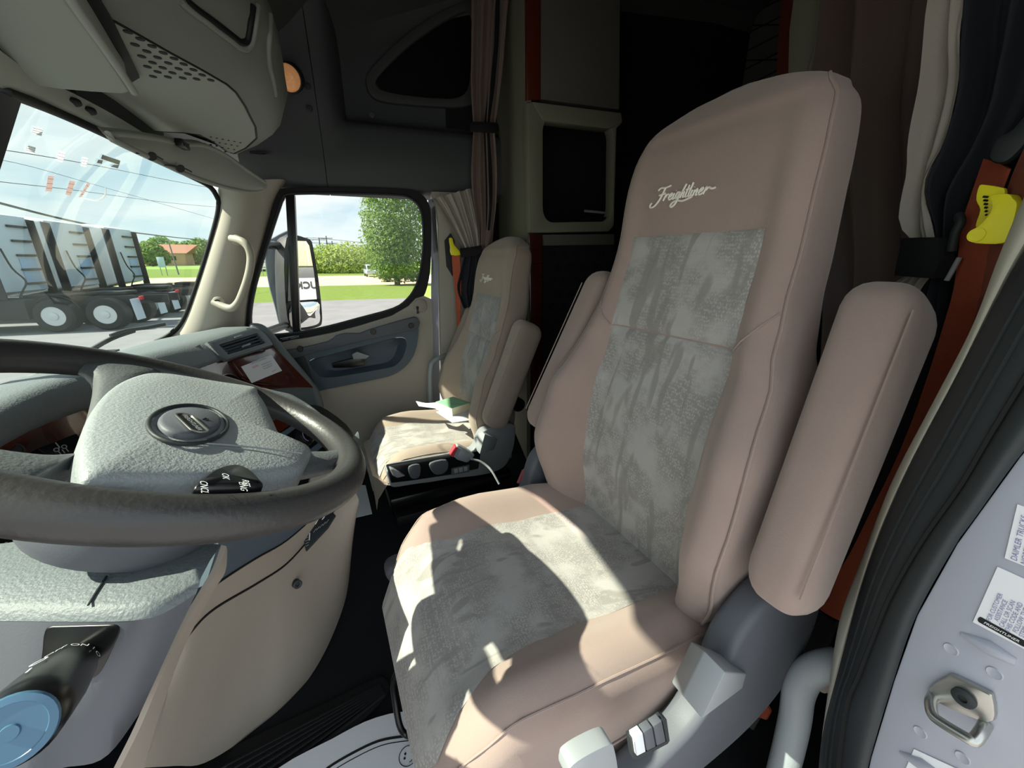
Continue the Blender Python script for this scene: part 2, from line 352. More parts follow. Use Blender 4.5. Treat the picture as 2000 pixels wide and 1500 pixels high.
def make_seat(name, label, cat, org, s, ang, floor_z, cloth, lettering, shell_px=None, shell_m='slate'):
    S = Matrix.Translation(V(org)) @ Matrix.Rotation(R(ang), 4, 'Z') @ Matrix.Scale(s, 4)
    fz = (floor_z-org[2])/s
    T = lambda x, y, z: S @ V((x, y, z))
    t = thing(name, label, cat, (org[0], org[1], floor_z))
    # backrest
    zs = [.40, .41, .43, .455, .49, .53, .57, .62, .67, .72, .77, .82, .87, .91, .95, 1, 1.05, 1.1, 1.15, 1.2, 1.25, 1.28, 1.3, 1.315, 1.33, 1.342, 1.35, 1.356]
    rings = []
    for z in zs:
        w = interp(BW, z); r = []
        for i in range(41):
            y = -w*math.cos(pi*i/40); r.append(T(bfront(y, z), y+yc(z), z))
        xe = bfront(w, z); xb = interp(BX, z)+interp(BT, z)
        for i in range(17):
            y = w*math.cos(pi*i/16); q = math.sqrt(max(0, 1-(abs(y)/w)**4))
            r.append(T(max(xe+.006, xe+(xb-xe)*(.55+.45*q)), y*.995+yc(z), z))
        rings.append(r)
    cols = [smooth_line([r[j] for r in rings], 3) for j in range(len(rings[0]))]; rings = [list(r) for r in zip(*cols)]
    back = loft('backrest', rings, cloth, t)
    for sgn in (-1, 1):
        pts = [T(bfront(sgn*(interp(BW, z)-.004), z)-.001, sgn*(interp(BW, z)-.002)+yc(z), z) for z in zs[3:24]]
        tube('piping', smooth_line(pts, 2), .0026*s, cloth, back, n=6)
    def insert(nm, z0, z1, nz):
        bm = bmesh.new(); rows = []; n = 25
        for k in range(nz+1):
            z = z0+(z1-z0)*k/nz; ez = min(1, min(z-z0, z1-z)/.012); row = []
            hw = .150+.004*math.sin((z-.4)*6)
            for j in range(n+1):
                y = -hw+2*hw*j/n; ey = min(1, (hw-abs(y))/.012)
                e_ = math.sqrt(max(0, min(ez, ey))); wr = .0025*math.sin(40*z+30*y)*noise.noise((y*9, z*9, 1))
                row.append(T(bfront(y, z)-.0005-.0065*e_-wr, y+yc(z), z))
            rows.append(row)
        add_loft(bm, rows, ring_closed=False)
        return mkb(nm, bm, M['insert'], back)
    insert('insert_panel', .42, .908, 40); insert('insert_panel', .911, 1.098, 18)
    pts = [T(bfront(y, z)-.003, y+yc(z), z) for y, z in [(-.152, .91), (-.17, .93), (-.19, .955), (-.205, .975)]]
    tube('seam', pts, .0014*s, cloth, back, n=5); tube('seam', [T(bfront(-y, z)-.003, -y+yc(z), z) for y, z in [(-.152, .91), (-.17, .93), (-.19, .955), (-.203, .97)]], .0014*s, cloth, back, n=5)
    # lettering: script strokes sewn on the headrest
    script(back, lambda u, v: T(bfront(.135-u-.03, 1.165+v)-.0025, .135-u+yc(1.165+v)-.03, 1.165+v), s, lettering)
    # cushion
    xs = [-.52, -.517, -.51, -.50, -.485, -.465, -.44, -.41, -.37, -.32, -.27, -.22, -.17, -.12, -.07, -.02, .03, .08]
    rings = []
    for x in xs:
        w = interp(CWD, x); r = []
        for i in range(37):
            y = -w*math.cos(pi*i/36); r.append(T(x, y, ctop(x, y)))
        zb = (.385 if shell_px else .30)+.02*sm(-.44, -.52, x)
        for y in (w*.99, w*.6, 0, -w*.6, -w*.99): r.append(T(x, y, zb))
        rings.append(r)
    cu = loft('seat_cushion', rings, cloth, t)
    bm = bmesh.new(); rows = []
    for k in range(45):
        u = k/44; x = .02-.515*u; hw = chw(x); row = []
        for j in range(25):
            y = -hw+2*hw*j/24; e_ = math.sqrt(max(0, min(1, (hw-abs(y))/.012, k/3)))
            wr = .002*noise.noise((y*11, x*11, 5))
            row.append(T(x-.004*sm(-.44, -.5, x), y, ctop(x, y)-.0005+.0045*e_+wr))
        rows.append(row)
    xf = -.515
    for zz in (.40, .375, .35, .325):
        hw = .165; row = []
        for j in range(25):
            y = -hw+2*hw*j/24; e_ = math.sqrt(max(0, min(1, (hw-abs(y))/.012))); row.append(T(interp([(.325, -.521), (.36, -.5225), (.40, -.512)], zz)-.004*e_, y, min(zz, ctop(-.5, y)+.02)))
        if zz < .37: rows.append(row)
    add_loft(bm, rows, ring_closed=False); mkb('cushion_insert', bm, M['insert'], cu)
    for sgn in (-1, 1):  # sewn edge along the side of the cushion
        tube('seam', smooth_line([T(x, sgn*(interp(CWD, x)-.012), ctop(x, sgn*(interp(CWD, x)-.012))+.0005) for x in xs[4:17]], 3), .0018*s, cloth, cu, n=5)
        tube('seam', smooth_line([T(x, sgn*(interp(CWD, x)+.0005), .375+.01*math.sin(9*x)) for x in xs[4:17]], 3), .0016*s, cloth, cu, n=5)
    # folded up armrests
    for sgn, yo in ((-1, -.318), (1, .318)):
        A = V((-.05, yo-.012*(sgn < 0), .60)); B = V((.145, yo-.03*sgn, 1.01)); d = (B-A).normalized(); nx = d.cross(V((0, 1, 0))).normalized()
        if nx.x > 0: nx = -nx
        ys = V((0, 1, 0)); rings = []; Ln = (B-A).length
        for u in (0, .008, .02, .04, .065, .095, .14, .2, .3, .4, .5, .6, .7, .8, .86, .905, .935, .96, .98, .992, 1):
            c = A.lerp(B, u); e_ = min(1, min(u, 1-u)*Ln/.045); e_ = .35+.65*math.sqrt(max(0, 1-(1-e_)**2)); tp = .88+.14*u
            r = []
            for a in range(32):
                ca, sa = math.cos(2*pi*a/32), math.sin(2*pi*a/32); ex = .6
                cx = math.copysign(abs(ca)**ex, ca); cy = math.copysign(abs(sa)**ex, sa)
                q = c+nx*(cx*.062*e_*tp)+ys*(cy*.044*e_*tp); r.append(T(*q))
            rings.append(r)
        ar = loft('armrest', rings, cloth, t)
        sy = V((0, sgn, 0))
        tube('seam', [T(*(A.lerp(B, u)+nx*.056*(.88+.14*u)+sy*.041*(.88+.14*u))) for u in (.08, .3, .5, .7, .9)], .0014*s, cloth, ar, n=5)
        tube('hinge', [T(.09, sgn*.22, .66), T(.09, sgn*.30, .66)], .03*s, M['blackp'], t, n=12)
    # plastic side shells and suspension
    shell = [(.10, .56), (.06, .60), (-.03, .585), (-.085, .545), (-.105, .505), (-.115, .46), (-.15, .41), (-.2, .385), (-.3, .355), (-.42, .345), (-.49, .34), (-.50, .305), (-.46, .27), (-.3, .265), (-.12, .27), (.0, .285), (.08, .33), (.125, .40), (.135, .49)]
    if shell_px:
        o_ = S @ V((0, -.30, 0)); n_ = (S.to_3x3() @ V((0, 1, 0))).normalized(); Si = S.inverted()
        shell = [(q.x, q.z) for q in (Si @ PP(a, b, o_, n_) for a, b in shell_px)]
    for sgn in ((-1,) if shell_px else (-1, 1)):
        lp = smooth_line([T(x, sgn*.268, z) for x, z in shell], 4, True)
        sh = prism('side_shell', lp, T(0, sgn*.315, 0)-T(0, sgn*.268, 0), M[shell_m], t, bevel=.012*s, seg=3)
        if sgn < 0: near = sh
    box('suspension_top', T(-.19, 0, .285), (.56*s, .46*s, .05*s), M['blackp'], t, .01, rot=S.to_3x3().normalized())
    h = .26-fz
    bl = loft('suspension_bellows', [[T(-.2+(.2+.02*(k % 2))*a, (.19+.02*(k % 2))*b, fz+.05+(h-.05)*k/7) for a, b in ((-1, -1), (1, -1), (1, 1), (-1, 1))] for k in range(8)], M['black'], t)
    box('base_plate', T(-.2, 0, fz+.025), (.5*s, .44*s, .05*s), M['black'], t, .008, rot=S.to_3x3().normalized())
    return t, T, near, S
def script(parent, put, s, m):
    """handwritten word, strokes in a box about 0.19 wide; u runs along the word, v up"""
    k = .0105
    st = []
    def S_(*p): st.append([V((a+b*.32, b, 0)) for a, b in p])
    # F with swash
    S_((.2, 2.1), (.8, 2.45), (1.8, 2.35), (3.1, 2.55)); S_((1.9, 2.35), (1.7, 1.2), (1.3, 0), (.6, -.8), (-.3, -.9), (-.6, -.4), (-.3, -.1)); S_((.9, 1.15), (1.7, 1.2), (2.4, 1.35))
    S_((2.5, 0), (2.6, .6), (2.7, 1.1), (2.75, .6), (3.1, 1.05), (3.5, 1.0))                                       # r
    S_((3.6, .45), (4.1, .65), (4.3, .95), (4.0, 1.1), (3.7, .7), (3.75, .2), (4.2, .05), (4.7, .4))                # e
    S_((4.8, 1.05), (4.75, .5), (4.85, .05), (5.2, .3)); S_((4.95, 1.45), (4.97, 1.5))                              # i
    S_((6.1, 1.0), (5.6, 1.1), (5.35, .6), (5.5, .1), (5.9, .3), (6.1, 1.0), (6.1, .1), (5.9, -.9), (5.3, -1.35), (4.9, -1.1), (5.2, -.6), (6.1, -.35), (7.5, -.55), (9.3, -.1))  # g + underline
    S_((6.5, 0), (6.6, 1.2), (6.85, 2.3)); S_((6.55, .5), (6.9, 1.05), (7.15, .8), (7.1, .1), (7.5, .2))            # h
    S_((7.7, 2.0), (7.65, 1.0), (7.7, .1), (8.1, .2)); S_((7.3, 1.25), (8.2, 1.4))                                  # t
    S_((8.35, 2.3), (8.3, 1.1), (8.35, .1), (8.65, .2))                                                             # l
    S_((8.85, 1.05), (8.8, .5), (8.9, .05), (9.2, .3)); S_((9.0, 1.45), (9.02, 1.5))                                # i
    S_((9.35, 1.0), (9.35, .5), (9.35, 0)); S_((9.4, .6), (9.8, 1.05), (10.0, .8), (9.95, .1), (10.3, .2))          # n
    S_((10.4, .45), (10.9, .65), (11.1, .95), (10.8, 1.1), (10.5, .7), (10.55, .2), (11.0, .05), (11.4, .4))        # e
    S_((11.5, 0), (11.6, .6), (11.7, 1.1), (11.75, .6), (12.2, 1.0), (12.9, .7), (13.6, .75))                       # r
    bm = bmesh.new()
    for p in st:
        q = smooth_line(p, 4) if len(p) > 2 else p
        add_tube(bm, [put(v.x*k, v.y*k) for v in q], .0020*s, 5, flat=1)
    mkb('embroidered_word', bm, m, parent)
def struct(o): o['kind'] = 'structure'; return o
# ---------------------------------------------------------------- cab shell
struct(box('floor', (1.0, 1.13, -.03), (4.0, 2.06, .06), M['floor'], bevel=0))
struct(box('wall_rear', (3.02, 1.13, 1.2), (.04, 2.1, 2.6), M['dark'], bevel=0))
struct(box('wall_left', (1.9, .10, 1.2), (2.3, .04, 2.6), M['dark'], bevel=0))
# roof: arched shell from the windshield header to the sleeper
rf = []
for x, z in [(-.62, 1.44), (-.55, 1.60), (-.35, 1.80), (0, 2.02), (.5, 2.22), (1.0, 2.38), (2, 2.46), (3.04, 2.46)]:
    fl = .22 if x > -.3 else .06
    rf.append([V((x, .05, z-fl)), V((x, .12, z-.05)), V((x, .3, z)), V((x, 1.12, z+.03)), V((x, 1.95, z)), V((x, 2.15, z-.05)), V((x, 2.22, z-fl))])
bm = bmesh.new(); add_loft(bm, rf, ring_closed=False, cap=False); add_loft(bm, [[p+V((0, 0, .03)) for p in r] for r in rf], ring_closed=False, cap=False)
struct(mkb('ceiling', bm, M['darkp']))
# driver side roof rail over the open doorway
struct(loft('trim_1', [[V((x, .06, z0)), V((x, .12, z0)), V((x, .12, z1)), V((x, .06, z1))] for x, z0, z1 in [(-.6, 1.38, 1.6), (-.3, 1.52, 1.9), (0, 1.60, 2.1), (.5, 1.62, 2.25), (.8, 1.62, 2.3)]], M['darkp']))
# driver side wall behind the door opening
struct(box('trim_2', (.66, .07, 1.0), (.22, .06, 2.4), M['dark'], bevel=0))
# passenger side: lower wall under the door and firewall
struct(box('wall_front', (-1.08, 1.13, .3), (.05, 2.1, .75), M['dark'], bevel=0))
struct(box('wall_right', (1.75, 2.2, 1.2), (2.6, .04, 2.6), M['dark'], bevel=0))

# ---------------------------------------------------------------- passenger door (setting)
YD = 2.10
hole_px = [(562, 379), (620, 377), (700, 378), (775, 381), (800, 386), (818, 402), (826, 430), (827, 480), (822, 525), (812, 560), (795, 585), (768, 603), (700, 622), (640, 638), (585, 649), (530, 655), (500, 652), (489, 640), (488, 610), (497, 560), (520, 482), (545, 405), (552, 388)]
outer_px = [(540, 370), (600, 366), (700, 366), (790, 369), (820, 377), (836, 395), (842, 425), (842, 500), (838, 545), (826, 582), (802, 604), (770, 620), (700, 638), (640, 653), (580, 664), (520, 668), (480, 664), (466, 645), (468, 600), (486, 530), (512, 440), (528, 388)]
door = thing('door_1', None, None, P(650, 900, y=2.12)); door['kind'] = 'structure'
fr = holed('window_frame', smooth_line(Ps(outer_px, y=2.085), 3, True), [smooth_line(Ps(hole_px, y=2.085), 3, True)], (0, .05, 0), M['black'], door)
tube('weather_strip', smooth_line(Ps(hole_px, y=2.086), 3, True), .006, M['seal'], door, closed=True, n=8)
prism('divider_bar', Ps([(557, 380), (575, 380), (586, 650), (572, 655), (566, 560), (562, 470)], y=2.09), (0, .04, 0), M['blackp'], door, bevel=.003)
gl = mk('window_pane', Ps(outer_px, y=2.115), [list(range(len(outer_px)))], M['glass'], door, smooth=False)
# painted door edge and cream lower panel
loft('door_edge', [Ps([(836, 392), (848, 385), (850, 400), (842, 410)], y=2.1), Ps([(842, 500), (854, 490), (856, 500), (846, 510)], y=2.1), Ps([(842, 640), (853, 650), (857, 640), (848, 630)], y=2.1), Ps([(846, 830), (856, 830), (860, 820), (850, 820)], y=2.09)], M['silver'], door)
pan_px = [(462, 668), (540, 668), (600, 660), (650, 650), (700, 637), (765, 617), (798, 598), (812, 583), (828, 578), (842, 584), (846, 640), (846, 720), (846, 850), (846, 980), (560, 1010), (470, 1000), (440, 850)]
pocket_px = [(604, 705), (640, 694), (680, 683), (740, 668), (770, 660), (789, 660), (794, 672), (790, 690), (782, 705), (768, 716), (740, 722), (690, 731), (650, 737), (627, 736), (615, 725)]
panel = holed('door_panel', Ps(pan_px, y=2.07), [smooth_line(Ps(pocket_px, y=2.07), 3, True)], (0, .03, 0), M['cream'], door, bevel=0)
navy_px = [(556, 702), (600, 690), (660, 676), (740, 656), (800, 640), (816, 637), (817, 655), (813, 680), (805, 700), (790, 718), (766, 733), (730, 742), (690, 750), (640, 760), (606, 767), (590, 755), (575, 730)]
holed('pocket_surround', smooth_line(Ps(navy_px, y=2.056), 3, True), [smooth_line(Ps(pocket_px, y=2.056), 3, True)], (0, .016, 0), M['navy'], door)
# recessed pocket
cen = sum((P(a, b, y=2.12) for a, b in pocket_px), V((0, 0, 0)))/len(pocket_px)
rg = []
for sc, y in ((1, 2.057), (.96, 2.075), (.90, 2.105), (.80, 2.125), (.5, 2.13), (.02, 2.13)):
    lp = smooth_line(Ps(pocket_px, y=2.06), 3, True); c0 = sum(lp, V((0, 0, 0)))/len(lp)
    rg.append([V((c0.x+(p.x-c0.x)*sc, y, c0.z+(p.z-c0.z)*sc)) for p in lp])
mkb('pocket_liner', one(add_loft, rg, cap=False), M['navy'], door)
strip_px = [(548, 688), (580, 682), (640, 668), (655, 657), (676, 652), (702, 652), (720, 645), (760, 633), (800, 622), (815, 621), (818, 640), (770, 652), (700, 668), (620, 687), (562, 703)]
st = prism('arm_strip', smooth_line(Ps(strip_px, y=2.04), 2, True), (0, .035, 0), M['slate'], door, bevel=.004)
for a, b in ((586, 682), (729, 648), (803, 636)):
    lathe('screw', P(a, b, y=2.041), (0, -1, 0), [(.001, .004), (.012, .004), (.015, 0), (.015, -.01)], M['blackp'], door, n=14)
sp = [P(a, b, y=2.05) for a, b in ((572, 703), (584, 695), (596, 700), (608, 735), (618, 755), (612, 758), (600, 742), (580, 718))]
prism('speaker_grille', smooth_line(sp, 2, True), (0, .01, 0), M['seal'], door, bevel=.002)
sw = prism('switch_plate', Ps([(546, 662), (582, 655), (586, 660), (550, 669)], y=2.035), (0, .02, 0), M['blackp'], door, bevel=.002)
for i in range(2):
    prism('switch_key', Ps([(550+17*i, 663-3*i), (562+17*i, 660.5-3*i), (563+17*i, 663-3*i), (551+17*i, 665.5-3*i)], y=2.031), (0, .008, 0), M['navy'], door, bevel=.001)
# inner pull handle
h = prism('door_handle', Ps([(648, 711), (690, 700), (712, 700), (712, 713), (690, 718), (650, 719)], y=2.085), (0, .025, 0), M['blackp'], door, bevel=.004)
prism('latch_lever', Ps([(687, 692), (697, 687), (722, 695), (715, 701), (690, 702)], y=2.08), (0, .015, 0), M['lgrey'], door, bevel=.003)
lathe('lock_knob', P(816, 612, y=2.06), (0, 0, 1), [(.007, 0), (.004, .008), (.004, .022), (.006, .024), (.006, .034), (.002, .036)], M['blackp'], door, n=10)
prism('panel_cup', smooth_line(Ps([(806, 600), (812, 588), (824, 584), (832, 590), (833, 604), (822, 610)], y=2.062), 3, True), (0, .012, 0), M['beige'], door, bevel=.003)

# ---------------------------------------------------------------- windshield
top_px = [(-420, 60, .35), (-200, 95, .5), (0, 178, 1.0), (100, 217, 1.15), (200, 262, 1.3), (300, 312, 1.62), (370, 345, 1.82), (408, 366, 1.92), (424, 392, 1.955)]
top = [P(a, b, y=c) for a, b, c in top_px[2:]]
top = [V((-.31, .15, 1.19)), V((-.375, .5, 1.245))]+top
bot = [V((-.60, .15, .76)), V((-.80, .45, .72)), V((-.92, .8, .70)), V((-.98, 1.12, .69)), V((-.97, 1.45, .69)), V((-.93, 1.75, .70)), P(300, 668, y=1.95), P(345, 636, y=1.975)]
nT = 36
A_, B_ = resample(smooth_line(top[:-1]+[P(462, 380, y=2.01)], 6), nT), resample(smooth_line(bot[:-2]+[P(330, 668, y=1.96), P(410, 636, y=2.03)], 6), nT)
ws = thing('window_1', None, None, (-.95, 1.1, .7)); ws['kind'] = 'structure'
rows = [[a.lerp(b, t)+V((-.05, 0, .02))*4*t*(1-t) for a, b in zip(A_, B_)] for t in [i/12 for i in range(13)]]
mkb('windshield_pane', one(add_loft, rows, ring_closed=False), M['wsglass'], ws)
edge = smooth_line(top[2:], 4)+smooth_line([top[-1], P(421, 420, y=1.962), P(405, 480, y=1.968), P(385, 545, y=1.972), P(362, 610, y=1.972), P(345, 638, y=1.97), P(322, 657, y=1.96), P(300, 668, y=1.95)], 4)
tube('windshield_seal', [p+V((.006, 0, 0)) for p in edge], .009, M['black'], ws, n=8)
# header trim over the glass
hl = smooth_line(top[:-3], 3)
struct(loft('trim_3', [(p+V((.004, 0, .004)), p+V((.032, 0, .012)), p+V((.042, 0, .035)), p+V((.0, 0, .05))) for p in hl], M['greyp'], cap=True))
struct(loft('trim_13', [(p+V((.036, 0, .03)), p+V((.05, 0, .16)), p+V((-.08, 0, .18)), p+V((-.02, 0, .03))) for p in hl], M['black'], cap=True))  # black strip added to darken the gap and close off stray sky
# centre post of the two piece glass
struct(loft('trim_4', [[c+V((.0, -.02, 0)), c+V((0, .02, 0)), c+V((-.03, .015, 0)), c+V((-.03, -.015, 0))] for c in (P(22, 190, y=.93), P(-8, 290, y=.97), P(-60, 460, y=1.03), V((-.93, 1.08, .70)))], M['blackp']))
# passenger A pillar, rounded, between glass and door
Lp = [P(427, 366, y=1.93), P(429, 392, y=1.955), P(425, 425, y=1.962), P(409, 480, y=1.968), P(388, 548, y=1.972), P(364, 612, y=1.974), P(345, 645, y=1.972), P(318, 668, y=1.96), P(290, 690, y=1.93)]
Rp = [P(a+16, b, y=2.098) for a, b in ((545, 352), (524, 384), (510, 430), (496, 480), (480, 540), (470, 590), (466, 640), (464, 690), (460, 740))]
Lp, Rp = resample(smooth_line(Lp, 4), 24), resample(smooth_line(Rp, 4), 24)
rows = []
for t in [i/10 for i in range(11)]:
    rows.append([a.lerp(b, t)+V((.03, -.085, 0))*(4*t*(1-t))**.8 for a, b in zip(Lp, Rp)])
rows.append([b+V((-.02, .05, 0)) for b in Rp]); rows.append([a+V((-.02, .06, 0)) for a in Lp])
struct(mkb('trim_5', one(add_loft, rows, closed=True, ring_closed=False), M['cream'], angle=60))
# assist handle on that pillar
gh = thing('grab_handle', 'pale curved grab handle screwed to the windshield pillar', 'handle', P(450, 530, y=1.9))
g = [P(452, 466, y=1.90), P(470, 470, y=1.865), P(484, 482, y=1.85), P(490, 503, y=1.85), P(486, 535, y=1.85), P(474, 572, y=1.85), P(463, 594, y=1.855), P(447, 602, y=1.87), P(417, 590, y=1.90)]
tube('grip', smooth_line(g, 5), [.014]*3+[.0145]*35+[.014]*3, M['gripc'], gh, n=12)
for a, b in ((460, 469), (424, 590)):
    c = P(a, b, y=1.885); lathe('mount', c+V((0, .02, 0)), (.1, -1, .1), [(.02, 0), (.02, .012), (.014, .016), (.001, .016)], M['gripc'], gh, n=14)
    lathe('screw', c+V((0, .004, 0)), (.1, -1, .1), [(.010, 0), (.010, .004), (.006, .004), (.006, .001), (.001, .001)], M['blackp'], gh, n=12)

# ---------------------------------------------------------------- passenger side wall over the door
def prof(x, pts): return [V((x, y, z)) for y, z in pts]
pA = [(2.19, 1.34), (2.10, 1.362), (2.085, 1.38), (2.085, 1.48), (2.088, 1.57), (2.075, 1.63), (2.05, 1.75), (1.99, 1.90), (1.88, 2.05), (1.70, 2.18), (1.70, 2.5), (2.2, 2.5)]
pB = [(2.19, 1.34), (2.10, 1.362), (2.085, 1.38), (2.085, 1.50), (2.092, 1.60), (2.105, 1.63), (2.17, 1.645), (2.185, 1.68), (2.185, 1.76), (2.185, 1.9), (2.185, 2.4), (2.2, 2.5)]
o = P(640, 365, y=2.085).x
struct(loft('trim_6', [prof(x, pA) for x in (-.44, -.3, o-.001)], M['side']))
struct(loft('trim_7', [prof(o+.002, pA), prof(o+.05, pA)]+[prof(o+.05+.06*t, [(a[0]+(b[0]-a[0])*t, a[1]+(b[1]-a[1])*t) for a, b in zip(pA, pB)]) for t in (.4, .8, 1)]+[prof(.9, pB)], M['side']))
for k_, (a, b) in enumerate(((597, 100), (601, 168), (574, 3), (605, 212), (727, 224))):
    lathe('wall_plug', P(a, b, y=2.04 if b > 50 else 1.95), (-.2, -1, -.3), [(.012, 0), (.012, .008), (.007, .01), (.001, .009)], M['seal'], n=12)
pl_ = ['trim plug on the grey panel just above the roof lamp', 'trim plug on the grey panel just below and right of the roof lamp', 'trim plug on the grey panel at the top edge of the frame', 'trim plug lowest on the grey panel under the roof lamp', 'trim plug on the ledge under the dark triangular side window']
for i, o_ in enumerate([x for x in bpy.data.objects if x.name.startswith('wall_plug')]): tag(o_, 'small round '+pl_[i], 'plug', 'trim plugs on the grey roof panels')
# triangular roof side window
tri_o = [(716, 150), (735, 122), (790, 70), (850, 28), (905, 2), (935, -6), (945, 60), (942, 150), (930, 195), (905, 208), (860, 208), (790, 203), (740, 195), (720, 178)]
tri_i = [(734, 160), (750, 136), (800, 88), (855, 48), (905, 22), (922, 28), (924, 80), (920, 150), (908, 182), (880, 192), (830, 190), (770, 182), (742, 174)]
w3 = thing('window_2', None, None, P(830, 190, y=2.17)); w3['kind'] = 'structure'
holed('window_frame', smooth_line(Ps(tri_o, y=2.15), 4, True), [smooth_line(Ps(tri_i, y=2.15), 4, True)], (0, .03, 0), M['darkp'], w3, bevel=.004)
mk('window_pane', Ps(tri_i, y=2.175), [list(range(len(tri_i)))], M['blackp'], w3, smooth=False)

# cream pillar behind the door
bp = [(842, 372), (930, 376), (930, 700), (905, 770), (866, 780), (860, 690), (858, 560), (856, 440), (850, 395)]
struct(prism('trim_8', Ps(bp, y=2.075), (0, .1, 0), M['cream'], bevel=.012))
slot = Ps([(868, 470), (880, 455), (888, 470), (888, 520), (884, 540), (878, 530), (872, 520)], y=2.07)
prism('belt_slot', slot, (0, .004, 0), M['seal'], bpy.data.objects['trim_8'])
# ---------------------------------------------------------------- seats in place
M['shellg'] = mat('shell_grey', '83868a', .55, bump=(500, .1))
drv, TD, shellD, SD = make_seat('driver_chair', 'large brown velour driver seat with grey woven panels, nearest the open door', 'seat', (.50, .60, 0), 1.0, 6, 0.0, M['velour'], M['thread'])
pas, TP, shellP, SP = make_seat('passenger_chair', 'taupe velour seat by the far door with a book lying on its cushion', 'seat', (.425, 1.68, -.154), .96, 6, 0.0, M['velour_p'], M['thread'], [(1000, 826), (1004, 838), (1001, 870), (986, 905), (960, 920), (925, 927), (880, 932), (800, 944), (765, 948), (757, 932), (757, 914), (800, 904), (880, 889), (922, 876), (934, 850), (945, 838), (975, 827)], 'shellg')
def lpt(S, px, py, y):
    o = S @ V((0, y, 0)); n = (S.to_3x3() @ V((0, 1, 0))).normalized(); return PP(px, py, o, n)
def lps(S, pts, y): return [lpt(S, a, b, y) for a, b in pts]
yv = lambda S, d: (S.to_3x3() @ V((0, 1, 0))).normalized()*d
def lever(t, S):
    bm = bmesh.new()
    for p in (a0, a1, a2, a3, a4, a5): bm.verts.new(p); bm.verts.new(p+yv(S, .03))
    bmesh.ops.convex_hull(bm, input=bm.verts); bmesh.ops.dissolve_limit(bm, angle_limit=R(4), verts=bm.verts, edges=bm.edges)
    mkb('recline_lever', bm, M['lgrey'], t, bevel=.002)
# controls on the driver seat shell
ya = -.335
a0, a1, a2, a3, a4, a5 = (lpt(SD, 1387, 1290, -.318), lpt(SD, 1417, 1313, -.352), lpt(SD, 1458, 1316, -.318), lpt(SD, 1450, 1345, -.316), lpt(SD, 1372, 1404, -.352), lpt(SD, 1346, 1373, -.318))
lever(drv, SD)
def panel_px(pts, r): return smooth_line(pts, 3, True)
sb = holed('switch_bezel', lps(SD, [(1231, 1442), (1294, 1402), (1302, 1405), (1308, 1447), (1304, 1453), (1244, 1484), (1237, 1482)], -.321), [lps(SD, [(1238, 1443), (1294, 1408), (1302, 1448), (1243, 1478)], -.321)], yv(SD, .008), M['seal'], drv)
prism('switch_well', lps(SD, [(1236, 1442), (1294, 1406), (1304, 1449), (1242, 1480)], -.316), yv(SD, .004), M['seal'], drv)
for k, c in ((0, 'white'), (1, 'slate'), (2, 'slate')):
    f = lambda t, top: (1238+56*t, 1443-35*t) if top else (1243+59*t, 1478-30*t)
    ta, tb = k/3+.02, (k+1)/3-.02
    prism('seat_switch', lps(SD, [f(ta, 1), f(tb, 1), f(tb, 0), f(ta, 0)], -.326), yv(SD, .01), M[c], drv, bevel=.001)
kn = prism('height_paddle', smooth_line(lps(SD, [(1120, 1494), (1150, 1474), (1190, 1455), (1200, 1462), (1207, 1500), (1206, 1520), (1120, 1530), (1112, 1508)], -.335), 3, True), yv(SD, .02), M['lgrey'], drv, bevel=.003)
# controls on the passenger seat shell
a0, a1, a2, a3, a4, a5 = (lpt(SP, 938, 853, -.318), lpt(SP, 947, 848, -.352), lpt(SP, 972, 858, -.318), lpt(SP, 965, 878, -.316), lpt(SP, 937, 887, -.352), lpt(SP, 930, 870, -.318))
lever(pas, SP)
ctl = prism('control_rail', lps(SP, [(756, 914), (800, 906), (880, 892), (940, 880), (935, 916), (880, 928), (800, 940), (764, 944)], -.318), yv(SP, .03), M['blackp'], pas, bevel=.004)
prism('slide_lever', lps(SP, [(761, 916), (769, 917), (792, 930), (776, 934), (768, 930)], -.335), yv(SP, .025), M['lgrey'], pas, bevel=.003)
prism('lumbar_button', smooth_line(lps(SP, [(799, 912), (820, 908), (821, 926), (816, 934), (805, 935), (800, 928)], -.326), 3, True), yv(SP, .012), M['slate'], pas, bevel=.002)
prism('height_paddle', smooth_line(lps(SP, [(841, 905), (872, 899), (875, 915), (866, 925), (851, 927), (842, 918)], -.328), 3, True), yv(SP, .012), M['slate'], pas, bevel=.002)
prism('switch_bezel', lps(SP, [(882, 916), (917, 908), (917, 922), (882, 928)], -.323), yv(SP, .008), M['slate'], pas, bevel=.001)
for k in range(3):
    prism('seat_switch', lps(SP, [(887+9.3*k, 917-2*k), (894.5+9.3*k, 915.5-2*k), (895+9.3*k, 923-2*k), (888+9.3*k, 925-2*k)], -.327), yv(SP, .006), M['lgrey'], pas, bevel=.0006)
# adjuster rod at the front of the driver seat
tube('slide_bar', smooth_line([P(*q) for q in ()] or [P(800, 1302, y=.62), P(778, 1312, y=.63), P(768, 1334, y=.63), P(772, 1370, y=.62), P(781, 1418, y=.60), P(796, 1436, y=.59), P(830, 1440, y=.56)], 5), .0065, M['blackp'], drv, n=10)

